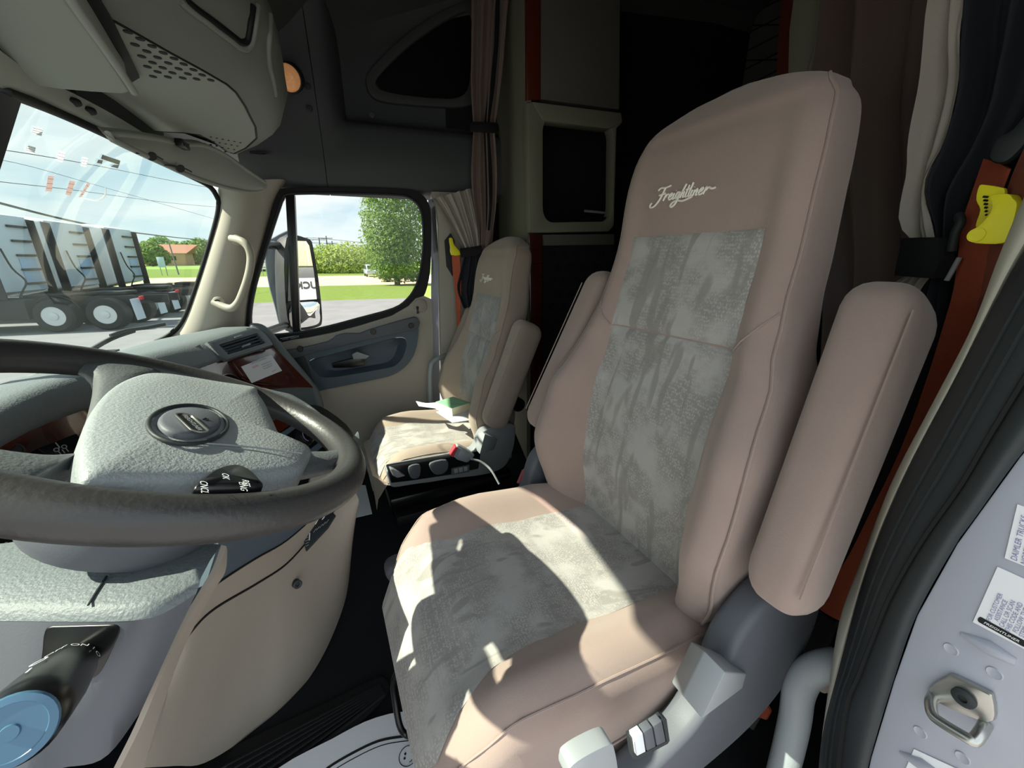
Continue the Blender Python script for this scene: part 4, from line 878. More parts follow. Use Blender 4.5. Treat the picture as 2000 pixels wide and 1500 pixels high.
for a, b in ((262, 297), (322, 322)):
    yy = 1.36 if a < 300 else 1.5
    tube('visor_crease', smooth_line([P(a-30, b-8, y=yy-.07)+V((.035, -.01, -.01)), P(a-8, b-5, y=yy)+V((.035, -.01, -.01)), P(a+8, b-2, y=yy+.02)+V((.035, -.01, -.01)), P(a+25, b+6, y=yy+.05)+V((.035, -.01, -.01))], 4), .0022, M['seal'], sv, n=6)
    lathe('finger_dimple', P(a+2, b, y=yy)+V((.036, -.01, -.01)), (.5, -.4, -.5), [(.012, -.002), (.010, .001), (.001, .0005)], M['seal'], sv, n=14)
box('visor_clip', P(328, 283, y=1.5)+V((.04, -.02, 0)), (.02, .05, .02), M['blackp'], sv, .003)
tube('wire_loop', smooth_line([P(312, 272, y=1.48), P(314, 267, y=1.48), P(322, 267, y=1.49), P(328, 272, y=1.5)], 4), .002, M['chrome'], sv, n=6)
tube('wire_loop', smooth_line([P(346, 290, y=1.54), P(352, 286, y=1.54), P(356, 294, y=1.55), P(362, 296, y=1.56), P(352, 297, y=1.55)], 3), .0018, M['gripc'], sv, n=6)
# roof lamp
lp = thing('roof_lamp', 'round roof lamp with an amber glowing lens on the grey panel', 'lamp', P(565, 152, y=1.98))
lc = P(563, 152, y=1.98); la = V((-.25, -1, -.45)).normalized()
lathe('lamp_bezel', lc, la, [(.05, -.03), (.052, .0), (.05, .006), (.046, .008), (.045, .004)], M['seal'], lp, n=28)
lathe('lens', lc, la, [(.045, -.01), (.045, .004), (.040, .016), (.028, .026), (.012, .031), (.001, .032)], mat('lamp_glow', 'd8a878', .2, coat=.5, emit=('ffb070', .12), bump=(160, 1.0), var=(60, .5)), lp, n=28)
# ---------------------------------------------------------------- driver side door pillar
def bulb(name, A, B, h, m, parent=None, n=7, depth=None):
    """rounded band between two lines, swelling by h towards the viewer"""
    A = resample(smooth_line(A, 5), 40); B = resample(smooth_line(B, 5), 40); rows = []
    for a, b in zip(A, B):
        d = (CAM-(a+b)/2).normalized(); r = []
        for j in range(n+1):
            t = j/n; r.append(a.lerp(b, t)+d*h*math.sin(pi*t)**.7)
        r.append(b-d*(depth or h)); r.append(a-d*(depth or h)); rows.append(r)
    return mkb(name, one(add_loft, rows), m, parent, angle=60)
Il = [(2060, 400), (2010, 475), (1960, 560), (1870, 735), (1760, 945), (1690, 1120), (1640, 1300), (1605, 1440), (1596, 1570)]
Cr = [(2150, 530), (2060, 650), (1997, 750), (1930, 860), (1877, 950), (1800, 1060), (1740, 1165), (1707, 1245), (1677, 1322), (1652, 1390), (1630, 1570)]
Ol = [(2200, 640), (2080, 790), (1990, 893), (1902, 1015), (1868, 1062), (1790, 1202), (1745, 1330), (1700, 1480), (1682, 1570)]
Tl = [(2060, 280), (2006, 372), (1948, 508), (1898, 640), (1820, 790), (1740, 945), (1680, 1100), (1640, 1210), (1620, 1330)]
M['trimg'] = mat('pillar_trim', 'c9c6b8', .6, bump=(500, .1))
struct(bulb('trim_9', [P(a, b, x=.60) for a, b in Tl], [P(a, b, x=.575) for a, b in Il[:8]], .014, M['trimg']))
seal = thing('door_seal', 'thick black rubber seal around the open driver doorway', 'seal', P(1605, 1570, x=.52))
bulb('seal_bulb', [P(a, b, x=.56) for a, b in Il], [P(a, b, x=.51) for a, b in Cr], .016, M['seal'], seal)
bulb('seal_lip', [P(a, b, x=.505) for a, b in Cr], [P(a, b, x=.498) for a, b in Ol], .012, M['seal'], seal)
tube('seal_cord', smooth_line([P(a, b, x=.502) for a, b in Cr], 5), .0028, M['black'], seal, n=6)
for s_ in (.35, .6):
    tube('seal_ridge', [a.lerp(b, s_)+(CAM-a).normalized()*.0165 for a, b in zip(resample(smooth_line([P(a, b, x=.56) for a, b in Il], 4), 30), resample(smooth_line([P(a, b, x=.51) for a, b in Cr], 4), 30))], .0016, M['seal'], seal, n=5)
jb = [P(a, b, x=.50) for a, b in [(2300, 500)]+Ol[1:]+[(1670, 1640), (2500, 1640), (2500, 500)]]
struct(prism('trim_10', jb, (.03, 0, 0), M['silver'], bevel=.002)); JB = bpy.data.objects['trim_10']
for a, b, c, d, r in ((1880, 1238, 1985, 1292, .007), (1760, 1470, 1850, 1520, .007)):
    tube('pressed_rib', [P(a, b, x=.501), P((a+c)/2, (b+d)/2, x=.499), P(c, d, x=.501)], [r*.4, r, r*.6], M['silver'], JB, n=10)
for a, b in ((1857, 1268), (1942, 1315), (1797, 1430), (1880, 1480)):
    lathe('pressed_dimple', P(a, b, x=.4995), (-1, 0, 0), [(.006, -.001), (.005, .0006), (.004, .0002), (.001, .0002)], M['silver'], JB, n=16)
# latch striker
stt = thing('door_striker', 'zinc plated door latch striker loop bolted to the silver door pillar', 'striker', P(1880, 1390, x=.49))
pq_ = lambda px, py, o=0: P(px, py, x=.50-o)
prism('striker_plate', smooth_line([pq_(*q, .006) for q in ((1812, 1345), (1850, 1321), (1862, 1320), (1930, 1353), (1938, 1362), (1943, 1398), (1930, 1412), (1880, 1395), (1830, 1372))], 2, True), (.006, 0, 0), M['chrome'], stt, bevel=.0015)
lathe('bolt', pq_(1884, 1362, .006), (-1, 0, 0), [(.0085, 0), (.0085, .003), (.006, .0045), (.0035, .0045), (.003, .002), (.0005, .002)], M['seal'], stt, n=20)
tube('striker_loop', smooth_line([pq_(1825, 1358, .002), pq_(1818, 1372, .012), pq_(1822, 1396, .022), pq_(1840, 1412, .024), pq_(1890, 1442, .024), pq_(1902, 1446, .022), pq_(1915, 1432, .014), pq_(1925, 1415, .002)], 5), .0048, M['chrome'], stt, n=12)
# paper labels on the pillar
def label(name, lab, quad, grp=None):
    q = [pq_(*c, .0012) for c in quad]; o_ = prism(name, q, (.0008, 0, 0), M['white']); tag(o_, lab, 'label', grp); return o_, (q[1]-q[0]).normalized(), (q[0]-q[3]).normalized(), q
lb, xd, yd, q = label('rescue_label', 'square white paper label with a maker word in an oval on the silver pillar', [(1948, 1107), (2066, 1160), (2018, 1277), (1900, 1215)])
ux, uy = (q[1]-q[0]), (q[3]-q[0]); lz = V((-.0004, 0, 0))
text_x = ux.normalized(); text_y = -uy.normalized()
ow = lambda s_, t: q[0]+ux*s_+uy*t+lz
prism('logo_oval', [ow(.5+a, .90+b) for a, b in rounded(0, 0, .88, .095, .045, 4)], (.0003, 0, 0), M['ink'], lb)
text('logo_word', 'FREIGHTLINER', ow(.5, .9)+lz, text_x, text_y, ux.length*.098, M['white'], lb, shear=.2, bold=.01)
for k, s_ in enumerate(('FOR CUSTOMER', 'ASSISTANCE', 'CALL OR SCAN', 'THIS CODE AND', 'FOLLOW THE', 'STEPS SHOWN')):
    text('label_line', s_, ow(.24+.115*k, .60), uy.normalized()*-1, text_x*-1, .0042, M['inkblue'], lb)
lb2, xd, yd, q = label('certificate_label', 'white paper label with blue print at the right frame edge of the pillar', [(1987, 985), (2140, 1040), (2110, 1150), (1962, 1090)])
ux, uy = (q[1]-q[0]), (q[3]-q[0]); text_x = ux.normalized()
for k, s_ in enumerate(('DAIMLER TRUCKS', 'NORTH AMERICA', 'VEHICLE MADE')):
    text('label_line', s_, q[0]+ux*(.14+.14*k)+uy*.55+lz, uy.normalized()*-1, text_x*-1, .0052, M['inkblue'], lb2)
lb3, xd, yd, q = label('tyre_label', 'white paper label with black print low on the pillar at the frame bottom', [(1785, 1463), (1930, 1530), (1880, 1640), (1740, 1570)])
ux, uy = (q[1]-q[0]), (q[3]-q[0]); text_x = ux.normalized(); text_y = -uy.normalized()
for k, (s_, h) in enumerate((('TIRE SIZE', .006), ('PSI COLD', .006))):
    text('label_line', s_, q[0]+ux*.36+uy*(.16+.15*k)+lz, text_x, text_y, h, M['ink'], lb3)
# silver grab bar by the seat
gb = thing('entry_grab_bar', 'bent silver grey grab bar between the driver seat and the door seal', 'grab bar', P(1515, 1540, x=.62))
tube('bar', smooth_line([P(1640, 1296, x=.66), P(1606, 1302, x=.64), P(1576, 1318, x=.63), P(1560, 1350, x=.62), P(1553, 1400, x=.62), P(1540, 1460, x=.62), P(1520, 1540, x=.62), P(1500, 1640, x=.62)], 5), .0235, M['grip'], gb, n=16)
lathe('bar_foot', P(1628, 1310, x=.665), (0, -1, 0), [(.04, -.01), (.04, .006), (.028, .01)], M['beige'], gb, n=20)

# ---------------------------------------------------------------- driver seat belt with height clip
bt = thing('driver_seat_belt', 'rusty orange seat belt hanging beside the driver seat armrest', 'seat belt', P(1620, 1200, x=.80))
ba = [P(1926, 310, x=.86), P(1900, 385, x=.855), P(1883, 445, x=.85), P(1868, 560, x=.845), P(1846, 640, x=.84), P(1808, 760, x=.83), P(1760, 885, x=.82), P(1702, 1005, x=.81), P(1650, 1105, x=.80), P(1592, 1182, x=.80)]
bb = [P(1975, 330, x=.82), P(1950, 400, x=.815), P(1940, 460, x=.81), P(1925, 560, x=.80), P(1905, 650, x=.79), P(1860, 770, x=.78), P(1810, 890, x=.775), P(1755, 1010, x=.77), P(1700, 1110, x=.77), P(1640, 1212, x=.78)]
sheet('webbing', smooth_line(ba, 4), smooth_line(bb, 4), M['orange'], bt, thick=.003, nv=4, bulge=.004, n=(-.6, -.8, 0))
b2a = [P(2006, 290, x=.80), P(1980, 350, x=.80), P(1958, 420, x=.79), P(1936, 500, x=.785), P(1915, 600, x=.78), P(1885, 690, x=.775), P(1845, 780, x=.77)]
b2b = [P(2040, 320, x=.76), P(2015, 380, x=.76), P(1990, 450, x=.755), P(1966, 530, x=.75), P(1945, 610, x=.745), P(1910, 700, x=.745), P(1862, 790, x=.75)]
sheet('return_webbing', smooth_line(b2a, 4), smooth_line(b2b, 4), M['red'], bt, thick=.003, nv=3, bulge=.003, n=(-.6, -.8, 0))  # same belt, its shade put into the colour
sheet('belt_sleeve', [P(1592, 1180, x=.81), P(1540, 1260, x=.82), P(1515, 1330, x=.82)], [P(1640, 1214, x=.79), P(1600, 1310, x=.80), P(1575, 1400, x=.80)], M['strap'], bt, thick=.01, nv=3)
prism('belt_ring', smooth_line([P(*q, x=.80) for q in ((1930, 300), (1945, 270), (1975, 252), (2010, 215), (2040, 230), (2010, 270), (1985, 300), (1960, 318), (1935, 316))], 3, True), (.02, 0, 0), M['seal'], bt, bevel=.005)
cl = thing('driver_belt_clip', 'yellow height adjuster clip on the orange driver seat belt', 'clip', P(1930, 450, x=.76))
cx = lambda pts, x: smooth_line([P(*q, x=x) for q in pts], 3, True)
prism('clip_back', cx(((1912, 363), (1925, 361), (1955, 366), (1962, 372), (1960, 400), (1940, 440), (1915, 450), (1905, 440), (1914, 410), (1906, 390)), .775), (.008, 0, 0), M['yellow'], cl, bevel=.002)
prism('clip_front', cx(((1934, 383), (1945, 379), (1970, 379), (1978, 388), (1986, 400), (1975, 445), (1962, 474), (1905, 475), (1892, 466), (1896, 452), (1915, 438), (1932, 418), (1938, 402)), .745), (.022, 0, 0), M['yellow'], cl, bevel=.004)
lathe('clip_screw', P(1907, 459, x=.744), (-1, 0, 0), [(.0085, 0), (.0085, .001), (.0072, .001), (.007, .0003), (.0003, .0003)], M['yellow'], cl, n=18)
for k in range(6):
    a, b = 1916+1.0*k, 384+7*k; tube('clip_print', [P(a+4, b, x=.7735), P(a+14-1.5*k, b+1, x=.7735)], .0013, M['ink'], cl, n=4)
# floor end of the belt
an_ = thing('belt_anchor', 'grey metal belt anchor tongue with a short orange webbing end behind the driver seat', 'belt anchor', P(1450, 1450, x=.75))
tube('tongue', [P(1446, 1452, x=.74), P(1462, 1420, x=.745), P(1478, 1388, x=.75)], [.009, .011, .012], M['chrome'], an_, n=10, flat=.45)
sheet('webbing_end', [P(1472, 1378, x=.752), P(1478, 1384, x=.752), P(1482, 1398, x=.752)], [P(1500, 1374, x=.752), P(1508, 1388, x=.752), P(1500, 1404, x=.752)], M['orange'], an_, thick=.006, nv=2)
sheet('strap_end', [P(1486, 1330, x=.76), P(1478, 1355, x=.757), P(1476, 1378, x=.754)], [P(1500, 1332, x=.76), P(1502, 1355, x=.757), P(1503, 1376, x=.754)], M['strap'], an_, thick=.006, nv=2)

# ---------------------------------------------------------------- curtains
def cloth(name, A, B, m, parent=None, folds=4, amp=.02, seed=0, nu=30, nv=36, pinch=None):
    """hanging cloth between a left and a right line, with folds"""
    A = resample(smooth_line(A, 5), nu); B = resample(smooth_line(B, 5), nu); rows = []
    for i in range(nu+1):
        a, b = A[i], B[i]; d = (b-a); dn = d.normalized(); nrm = dn.cross(V((0, 0, 1))); nrm = nrm.normalized()
        if nrm.dot(CAM-a) < 0: nrm = -nrm
        r = []
        for j in range(nv+1):
            t = j/nv; ph = 2*pi*folds*t+.8*math.sin(i*.12+seed)+seed
            w = min(amp, d.length*.35)*(math.sin(ph)+.35*math.sin(2.3*ph+seed*2+i*.05))
            w += .006*noise.noise((t*5+seed, i*.25, seed))
            r.append(a.lerp(b, t)+nrm*w)
        rows.append(r)
    bm = bmesh.new(); add_loft(bm, rows, ring_closed=False)
    return mkb(name, bm, m, parent, angle=180)
cg = thing('driver_door_curtain', 'pale grey and navy privacy curtain gathered by a black strap behind the driver seat', 'curtain', P(1830, 560, x=.9))
gl_, gm_, gr_ = [(1875, -420), (1836, 0), (1816, 150), (1799, 280), (1795, 330), (1780, 400), (1775, 440), (1792, 468)], [(1960, -420), (1897, 0), (1882, 180), (1852, 290), (1826, 340), (1820, 385), (1828, 440), (1832, 468)], [(2300, -420), (2150, 0), (2060, 200), (1975, 310), (1910, 400), (1880, 440), (1862, 470)]
cloth('curtain_lining', [P(a, b, x=.90) for a, b in gl_], [P(a, b, x=.88) for a, b in gm_], M['curtain'], cg, 1.2, .016, 2.2)
cloth('curtain_face', [P(a, b, x=.885) for a, b in gm_], [P(a, b, x=.885) for a, b in gr_], M['curtaind'], cg, 2.2, .022, 1)
sheet('tie_strap', smooth_line([P(1786, 464, x=.87), P(1782, 490, x=.865), P(1776, 515, x=.865), P(1772, 537, x=.87)], 3), smooth_line([P(1862, 464, x=.84), P(1864, 490, x=.84), P(1862, 515, x=.84), P(1848, 543, x=.84)], 3), M['strap'], cg, thick=.02, nv=4, bulge=.012, n=(-.8, -.5, 0))
tube('strap_pin', [P(1874, 503, x=.83), P(1849, 548, x=.83)], .0035, M['lgrey'], cg, n=8)
tube('curtain_hook', smooth_line([P(1872, 420, x=.83), P(1876, 435, x=.825), P(1866, 455, x=.825), P(1858, 490, x=.83)], 4), .006, M['seal'], cg, n=8)
cloth('curtain_lining', [P(1776, 534, x=.88), P(1750, 552, x=.88), P(1720, 580, x=.88), P(1700, 640, x=.88)], [P(1818, 540, x=.87), P(1806, 556, x=.87), P(1790, 590, x=.87), P(1770, 650, x=.87)], M['curtain'], cg, 3, .010, 3, nu=14)
cloth('curtain_face', [P(1815, 540, x=.89), P(1790, 600, x=.90), P(1720, 800, x=.93), P(1640, 1000, x=.96), P(1540, 1220, x=1.0), P(1500, 1330, x=1.02)], [P(1850, 540, x=.88), P(1845, 640, x=.88), P(1790, 800, x=.9), P(1740, 930, x=.9), P(1660, 1090, x=.92), P(1560, 1300, x=.95)], M['curtaind'], cg, 2, .012, .5)
cloth_b = thing('sleeper_curtain', 'dark brown leather look curtain hanging behind the driver seat backrest', 'curtain', P(1720, 560, x=1.2))
cloth('curtain_sheet', [P(a, b, x=1.25) for a, b in ((1665, -420), (1632, 0), (1618, 120), (1606, 260), (1620, 400), (1630, 560), (1620, 760))], [P(a, b, x=1.1) for a, b in ((1940, -420), (1860, 0), (1840, 150), (1820, 300), (1810, 430), (1800, 560), (1770, 760))], M['curtainb'], cloth_b, 2.2, .032, 1.4)

# passenger side curtains
cp = thing('passenger_side_curtain', 'tall taupe curtain gathered by a black strap behind the passenger door', 'curtain', P(945, 480, y=1.96))
tl_, tr_ = [(922, -60), (922, 60), (921, 160), (925, 235), (926, 250), (924, 280), (921, 340), (925, 400), (934, 460), (940, 490)], [(1000, -60), (990, 40), (982, 140), (972, 230), (968, 252), (970, 290), (972, 350), (970, 410), (962, 460), (955, 490)]
cloth('curtain_panel', [P(a, b, y=2.0) for a, b in tl_], [P(a, b, y=1.93) for a, b in tr_], M['curtainp'], cp, 3.2, .016, .6)
cloth('curtain_band', [P(a, b, y=1.955) for a, b in [(965, -60), (962, 60), (955, 160), (947, 235), (945, 255), (948, 320), (949, 380), (950, 450)]], [P(a, b, y=1.94) for a, b in [(978, -60), (974, 60), (966, 160), (956, 235), (955, 255), (960, 320), (962, 380), (957, 450)]], M['strap'], cp, .5, .006, .2, nv=8)
tube('tie_strap', [P(920, 248, y=1.96), P(934, 248, y=1.92), P(950, 249, y=1.90), P(968, 250, y=1.915), P(972, 251, y=1.94)], .020, M['strap'], cp, n=10, flat=.35, up=(0, 0, 1))
c2 = thing('passenger_door_curtain', 'dark taupe curtain swept back in fanned folds at the corner of the passenger window', 'curtain', P(925, 490, y=1.98))
cloth('curtain_panel', [P(846, 388, y=2.02), P(862, 410, y=2.02), P(884, 450, y=2.0), P(906, 490, y=1.98)], [P(926, 366, y=2.0), P(930, 400, y=1.99), P(936, 450, y=1.97), P(938, 488, y=1.96)], M['curtain'], c2, 4.5, .016, 2.6, nu=18, nv=54)
tube('tie_strap', [P(900, 494, y=1.97), P(920, 492, y=1.94), P(942, 488, y=1.93)], .022, M['strap'], c2, n=10, flat=.4, up=(0, 0, 1))
cloth('curtain_tail', [P(908, 496, y=1.98), P(897, 540, y=1.98), P(893, 565, y=1.98), P(905, 600, y=1.98)], [P(938, 494, y=1.95), P(940, 540, y=1.95), P(938, 580, y=1.95), P(936, 620, y=1.95)], M['curtaind'], c2, 2.5, .012, 1, nu=14)
b3 = thing('passenger_seat_belt', 'orange seat belt with a yellow clip beside the passenger curtain', 'seat belt', P(892, 560, y=2.03))
sheet('webbing', [P(882, 470, y=2.04), P(884, 520, y=2.03), P(890, 575, y=2.02), P(893, 640, y=2.02)], [P(897, 490, y=2.0), P(900, 520, y=1.99), P(901, 560, y=1.98), P(899, 640, y=1.98)], M['orange'], b3, thick=.003, nv=2)
prism('clip', smooth_line([P(*q, y=1.98) for q in ((878, 465), (884, 466), (887, 478), (899, 492), (899, 498), (882, 498), (880, 482))], 2, True), (0, .02, 0), M['yellow'], b3, bevel=.002)
pg = thing('passenger_grab_bar', 'grey bent grab bar between the passenger door and the passenger seat', 'grab bar', P(843, 860, y=2.02))
tube('bar', smooth_line([P(872, 694, y=2.05), P(858, 699, y=2.02), P(846, 706, y=2.01), P(841, 720, y=2.0), P(840, 760, y=2.0), P(842, 820, y=2.0), P(846, 900, y=2.0)], 5), .013, M['grip'], pg, n=12)

# ---------------------------------------------------------------- sleeper cabinets
ca = thing('sleeper_cabinet', 'tall grey sleeper cabinet with an open cubby and red wood edging behind the passenger seat', 'cabinet', P(1040, 850, y=1.75))
YC = 1.75
prism('upper_door', Ps([(1056, -80), (1212, -80), (1210, 214), (1056, 194)], y=YC), (0, .3, 0), M['cab'], ca, bevel=.004)
prism('wood_edge', Ps([(1028, -80), (1057, -80), (1056, 195), (1029, 195)], y=YC-.005), (0, .02, 0), M['woodr'], ca, bevel=.003)
box_o = Ps([(1030, 200), (1040, 198), (1214, 220), (1216, 240), (1205, 250), (1200, 440), (1190, 452), (1034, 455)], y=YC-.03)
def quad_px(c, r, n=5):
    out = []
    for u, v in rounded(.5, .5, 1, 1, r, n):
        a = [c[0][k]+(c[1][k]-c[0][k])*u for k in (0, 1)]; b = [c[3][k]+(c[2][k]-c[3][k])*u for k in (0, 1)]; out.append((b[0]+(a[0]-b[0])*v, b[1]+(a[1]-b[1])*v))
    return out
hole_ = Ps(quad_px([(1061, 228), (1198, 242), (1195, 432), (1061, 434)], .14), y=YC-.03)
holed('cubby_frame', box_o, [hole_], (0, .06, 0), M['wall'], ca, bevel=.006)
prism('cubby_shelf', Ps([(1040, 198), (1214, 220), (1216, 238), (1190, 252), (1062, 236)], y=YC-.035), (0, .06, 0), M['wall'], ca, bevel=.005)
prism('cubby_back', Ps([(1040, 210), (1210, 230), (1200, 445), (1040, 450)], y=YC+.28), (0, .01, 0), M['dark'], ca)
prism('end_panel', [P(1029, -80, y=YC), P(1029, 460, y=YC), P(1029, 900, y=YC), V((P(1029, 900, y=YC).x, 2.15, .2)), V((P(1029, 460, y=YC).x, 2.15, 1.0)), V((P(1029, -80, y=YC).x, 2.15, 2.3))], (.02, 0, 0), M['wall'], ca)
prism('lower_post', Ps([(1033, 456), (1060, 456), (1060, 860), (1040, 860)], y=YC-.01), (0, .05, 0), M['wood'], ca, bevel=.006)
prism('lower_rail', Ps([(1060, 458), (1200, 457), (1200, 478), (1062, 480)], y=YC), (0, .05, 0), M['cab'], ca, bevel=.003)
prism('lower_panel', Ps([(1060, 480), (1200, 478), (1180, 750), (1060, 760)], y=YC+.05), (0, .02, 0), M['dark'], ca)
hx = bmesh.new()
for i in range(6):
    for j in range(9):
        c = P(1078+24*i+12*(j % 2), 496+26*j, y=YC+.05); rr = .020
        add_loft(hx, [[c+V((math.cos(pi/3*k+pi/6)*rr*s_, -.001-o_, math.sin(pi/3*k+pi/6)*rr*s_)) for k in range(6)] for s_, o_ in ((1, 0), (.8, .006), (.05, .009))])
o_ = mkb('quilt_pad', hx, M['strap'], ca); o_['kind'] = 'stuff'
prism('lower_skirt', Ps([(1060, 756), (1180, 748), (1160, 960), (1045, 960)], y=YC+.02), (0, .02, 0), M['cab'], ca)
tr_o = thing('cubby_tray', 'dark tray with a pale rod standing in the open cubby of the sleeper cabinet', 'tray', P(1160, 440, y=1.85))
prism('tray', Ps([(1134, 426), (1200, 423), (1200, 444), (1136, 444)], y=1.74), (0, .12, 0), M['blackp'], tr_o, bevel=.004)
tube('rod', [P(1142, 412, y=1.78), P(1195, 417, y=1.80)], .006, M['lgrey'], tr_o, n=8)
# bunk side on the driver side: quilted back panel, wood edge, pale post
bq = thing('quilted_bunk_panel', 'dark grey quilted panel high at the back of the sleeper', 'panel', P(1450, 200, x=2.3))
qx = 2.3
prism('panel_board', [P(*q, x=qx) for q in ((1366, 60), (1420, 10), (1545, -90), (1540, 200), (1365, 190))], (.03, 0, 0), M['quilt'], bq, bevel=.01)
for i in range(9):
    a0_, b0_ = 1368, 40+34*i-90
    tube('quilt_seam', [P(1368, b0_+60, x=qx-.002), P(1545, b0_-30, x=qx-.002)], .004, M['dark'], bq, n=5)
    if i % 2: tube('quilt_seam', [P(1368, b0_, x=qx-.002), P(1545, b0_-4, x=qx-.002)], .004, M['dark'], bq, n=5)
bp_2 = thing('bunk_post', 'pale upright post with a red wood strip beside the driver seat headrest', 'post', P(1580, 160, x=1.3))
prism('post', [P(*q, x=1.30) for q in ((1590, -330), (1668, -330), (1608, 60), (1578, 160), (1566, 420), (1530, 420), (1540, 60))], (.05, 0, 0), M['wall'], bp_2, bevel=.006)
prism('wood_strip', [P(*q, x=1.40) for q in ((1566, -330), (1588, -330), (1545, 60), (1532, 300), (1508, 300), (1520, 60))], (.03, 0, 0), M['woodr'], bp_2, bevel=.003)
tube('post_edge', [P(1668, -330, x=1.27), P(1608, 60, x=1.27), P(1582, 150, x=1.27), P(1566, 300, x=1.27)], .012, M['wall'], bp_2, n=8)
# hanging loop of wire in the dark
tube('hanging_strap', smooth_line([P(1235, 25, x=2.4), P(1280, 30, x=2.4), P(1310, 80, x=2.4), P(1316, 150, x=2.4), P(1300, 200, x=2.4), P(1283, 220, x=2.4), P(1240, 180, x=2.4)], 4), .006, M['quilt'], n=6)
tag(bpy.data.objects['hanging_strap'], 'thin dark strap loop hanging in the dark sleeper opening', 'strap')

# ---------------------------------------------------------------- things on the passenger seat
bkp = lambda px, py, o=0: PP(px, py, P(890, 812, y=1.60)+V((0, 0, o)), V((.14, 0, 1)).normalized())
pp_ = thing('paper_sheet', 'loose white sheet of paper lying under the book on the passenger seat', 'paper', bkp(880, 810))
prism('sheet', [bkp(*q) for q in ((852, 805), (905, 790), (938, 818), (884, 826))], (0, 0, .002), M['white'], pp_)
p2 = thing('folded_paper', 'crumpled white paper slip at the edge of the book on the passenger seat', 'paper', bkp(835, 790))
sheet('slip', smooth_line([bkp(812, 783, .0), bkp(830, 787, .012), bkp(850, 786, .004)], 3), smooth_line([bkp(818, 793, .002), bkp(840, 796, .010), bkp(866, 800, .002)], 3), M['white'], p2, thick=.001, nv=3)
bk = thing('book', 'thick paperback book with a pale green cover lying on the passenger seat', 'book', bkp(885, 805))
f0 = [bkp(*q, .004) for q in ((852, 799), (884, 812), (919, 800), (886, 788))]
dz = V((0, 0, .034))
prism('page_block', [f0[0].lerp(f0[2], .03), f0[1].lerp(f0[3], .03), f0[2].lerp(f0[0], .02), f0[3].lerp(f0[1], .03)], dz, mat('page_cream', 'e8dfc4', .9), bk)
prism('front_cover', [p+dz for p in f0], (0, 0, .002), mat('green_cover', '8fc49a', .5, var=(25, .3)), bk, bevel=.0005)
prism('back_cover', f0, (0, 0, -.002), M['white'], bk)
prism('spine', [f0[0], f0[0]+dz, f0[1]+dz, f0[1]], (f0[0]-f0[3]).normalized()*.002, mat('spine_cream', 'e4e2cf', .7), bk)
bx_, by_ = (f0[1]-f0[0]).normalized(), (f0[3]-f0[0]).normalized()
bu = thing('belt_buckle', 'grey seat belt buckle with a red button lying by the passenger seat shell', 'buckle', P(905, 890, y=1.36))
bo_ = lambda px, py: P(px, py, y=1.355)
prism('buckle_body', smooth_line([bo_(*q) for q in ((884, 893), (892, 873), (898, 871), (924, 886), (926, 892), (914, 903), (905, 902))], 2, True), (0, .025, 0), M['lgrey'], bu, bevel=.004)
prism('release_button', [bo_(*q)+V((0, -.003, 0)) for q in ((879, 889), (889, 872), (895, 874), (885, 893))], (0, .028, 0), M['redink'], bu, bevel=.002)
prism('buckle_face', [bo_(*q)+V((0, -.002, 0)) for q in ((892, 893), (899, 878), (919, 889), (910, 899))], (0, .003, 0), M['grip'], bu, bevel=.001)
tube('buckle_stalk', smooth_line([bo_(918, 896), P(935, 900, y=1.35), P(950, 909, y=1.34), P(962, 922, y=1.32), P(975, 945, y=1.30)], 4), .005, M['lgrey'], bu, n=8)
hb = thing('red_brake_handle', 'small pinkish red lever end between the two seats', 'handle', P(1030, 930, y=1.15))
tube('lever_post', [V((P(1030, 940, y=1.13).x, 1.13, .0)), V((P(1030, 940, y=1.13).x, 1.13, P(1030, 940, y=1.13).z))], .012, M['blackp'], hb, n=8)
tube('lever', [P(1014, 945, y=1.12), P(1024, 922, y=1.14), P(1038, 910, y=1.16)], [.010, .011, .009], mat('pink_red', 'd06a72', .5), hb, n=10)
lathe('lever_tip', P(1039, 908, y=1.165), (.3, .5, .6), [(.010, -.008), (.011, .0), (.008, .01), (.001, .012)], M['lgrey'], hb, n=12)
cb_ = thing('inner_belt_strap', 'pale grey strap end showing below the driver backrest between the seats', 'strap', P(1070, 960, y=1.0))
sheet('strap', [P(1080, 925, y=1.0), P(1066, 945, y=.98), P(1050, 975, y=.96)], [P(1092, 928, y=.98), P(1078, 948, y=.96), P(1064, 975, y=.94)], M['lgrey'], cb_, thick=.004, nv=2)

# ---------------------------------------------------------------- mats on the cab floor
rm = thing('ribbed_floor_mat', 'black ribbed rubber mat in front of the driver seat', 'mat', P(600, 1450, z=0))
mo = [P(*q, z=.004) for q in ((396, 1500), (470, 1455), (560, 1412), (650, 1370), (735, 1327), (752, 1328), (760, 1340), (757, 1360), (700, 1420), (640, 1470), (560, 1520), (450, 1560), (330, 1560))]
prism('mat_base', smooth_line(mo, 2, True), (0, 0, .008), M['mat'], rm, bevel=.002)
e0, e1 = P(430, 1500, z=.012), P(742, 1338, z=.012); f1 = P(752, 1356, z=.012); f0_ = P(560, 1512, z=.012)
for k in range(7):
    t = k/6*.96+.02
    tube('mat_rib', [e0.lerp(f0_, t), e1.lerp(f1, t)], .004, M['mat'], rm, n=6)
dots = bmesh.new()
for k in range(6):
    t = (k+.5)/6*.96+.02
    for j in range(60):
        c = e0.lerp(f0_, t).lerp(e1.lerp(f1, t), (j+.5)/60); add_box(dots, c, (.006, .006, .004))
o_ = mkb('mat_stud', dots, M['mat'], rm, smooth=False); o_['kind'] = 'stuff'
pmx = thing('paper_floor_mat', 'white paper floor mat printed with a smiley face under the driver seat', 'paper mat', P(700, 1470, z=0))
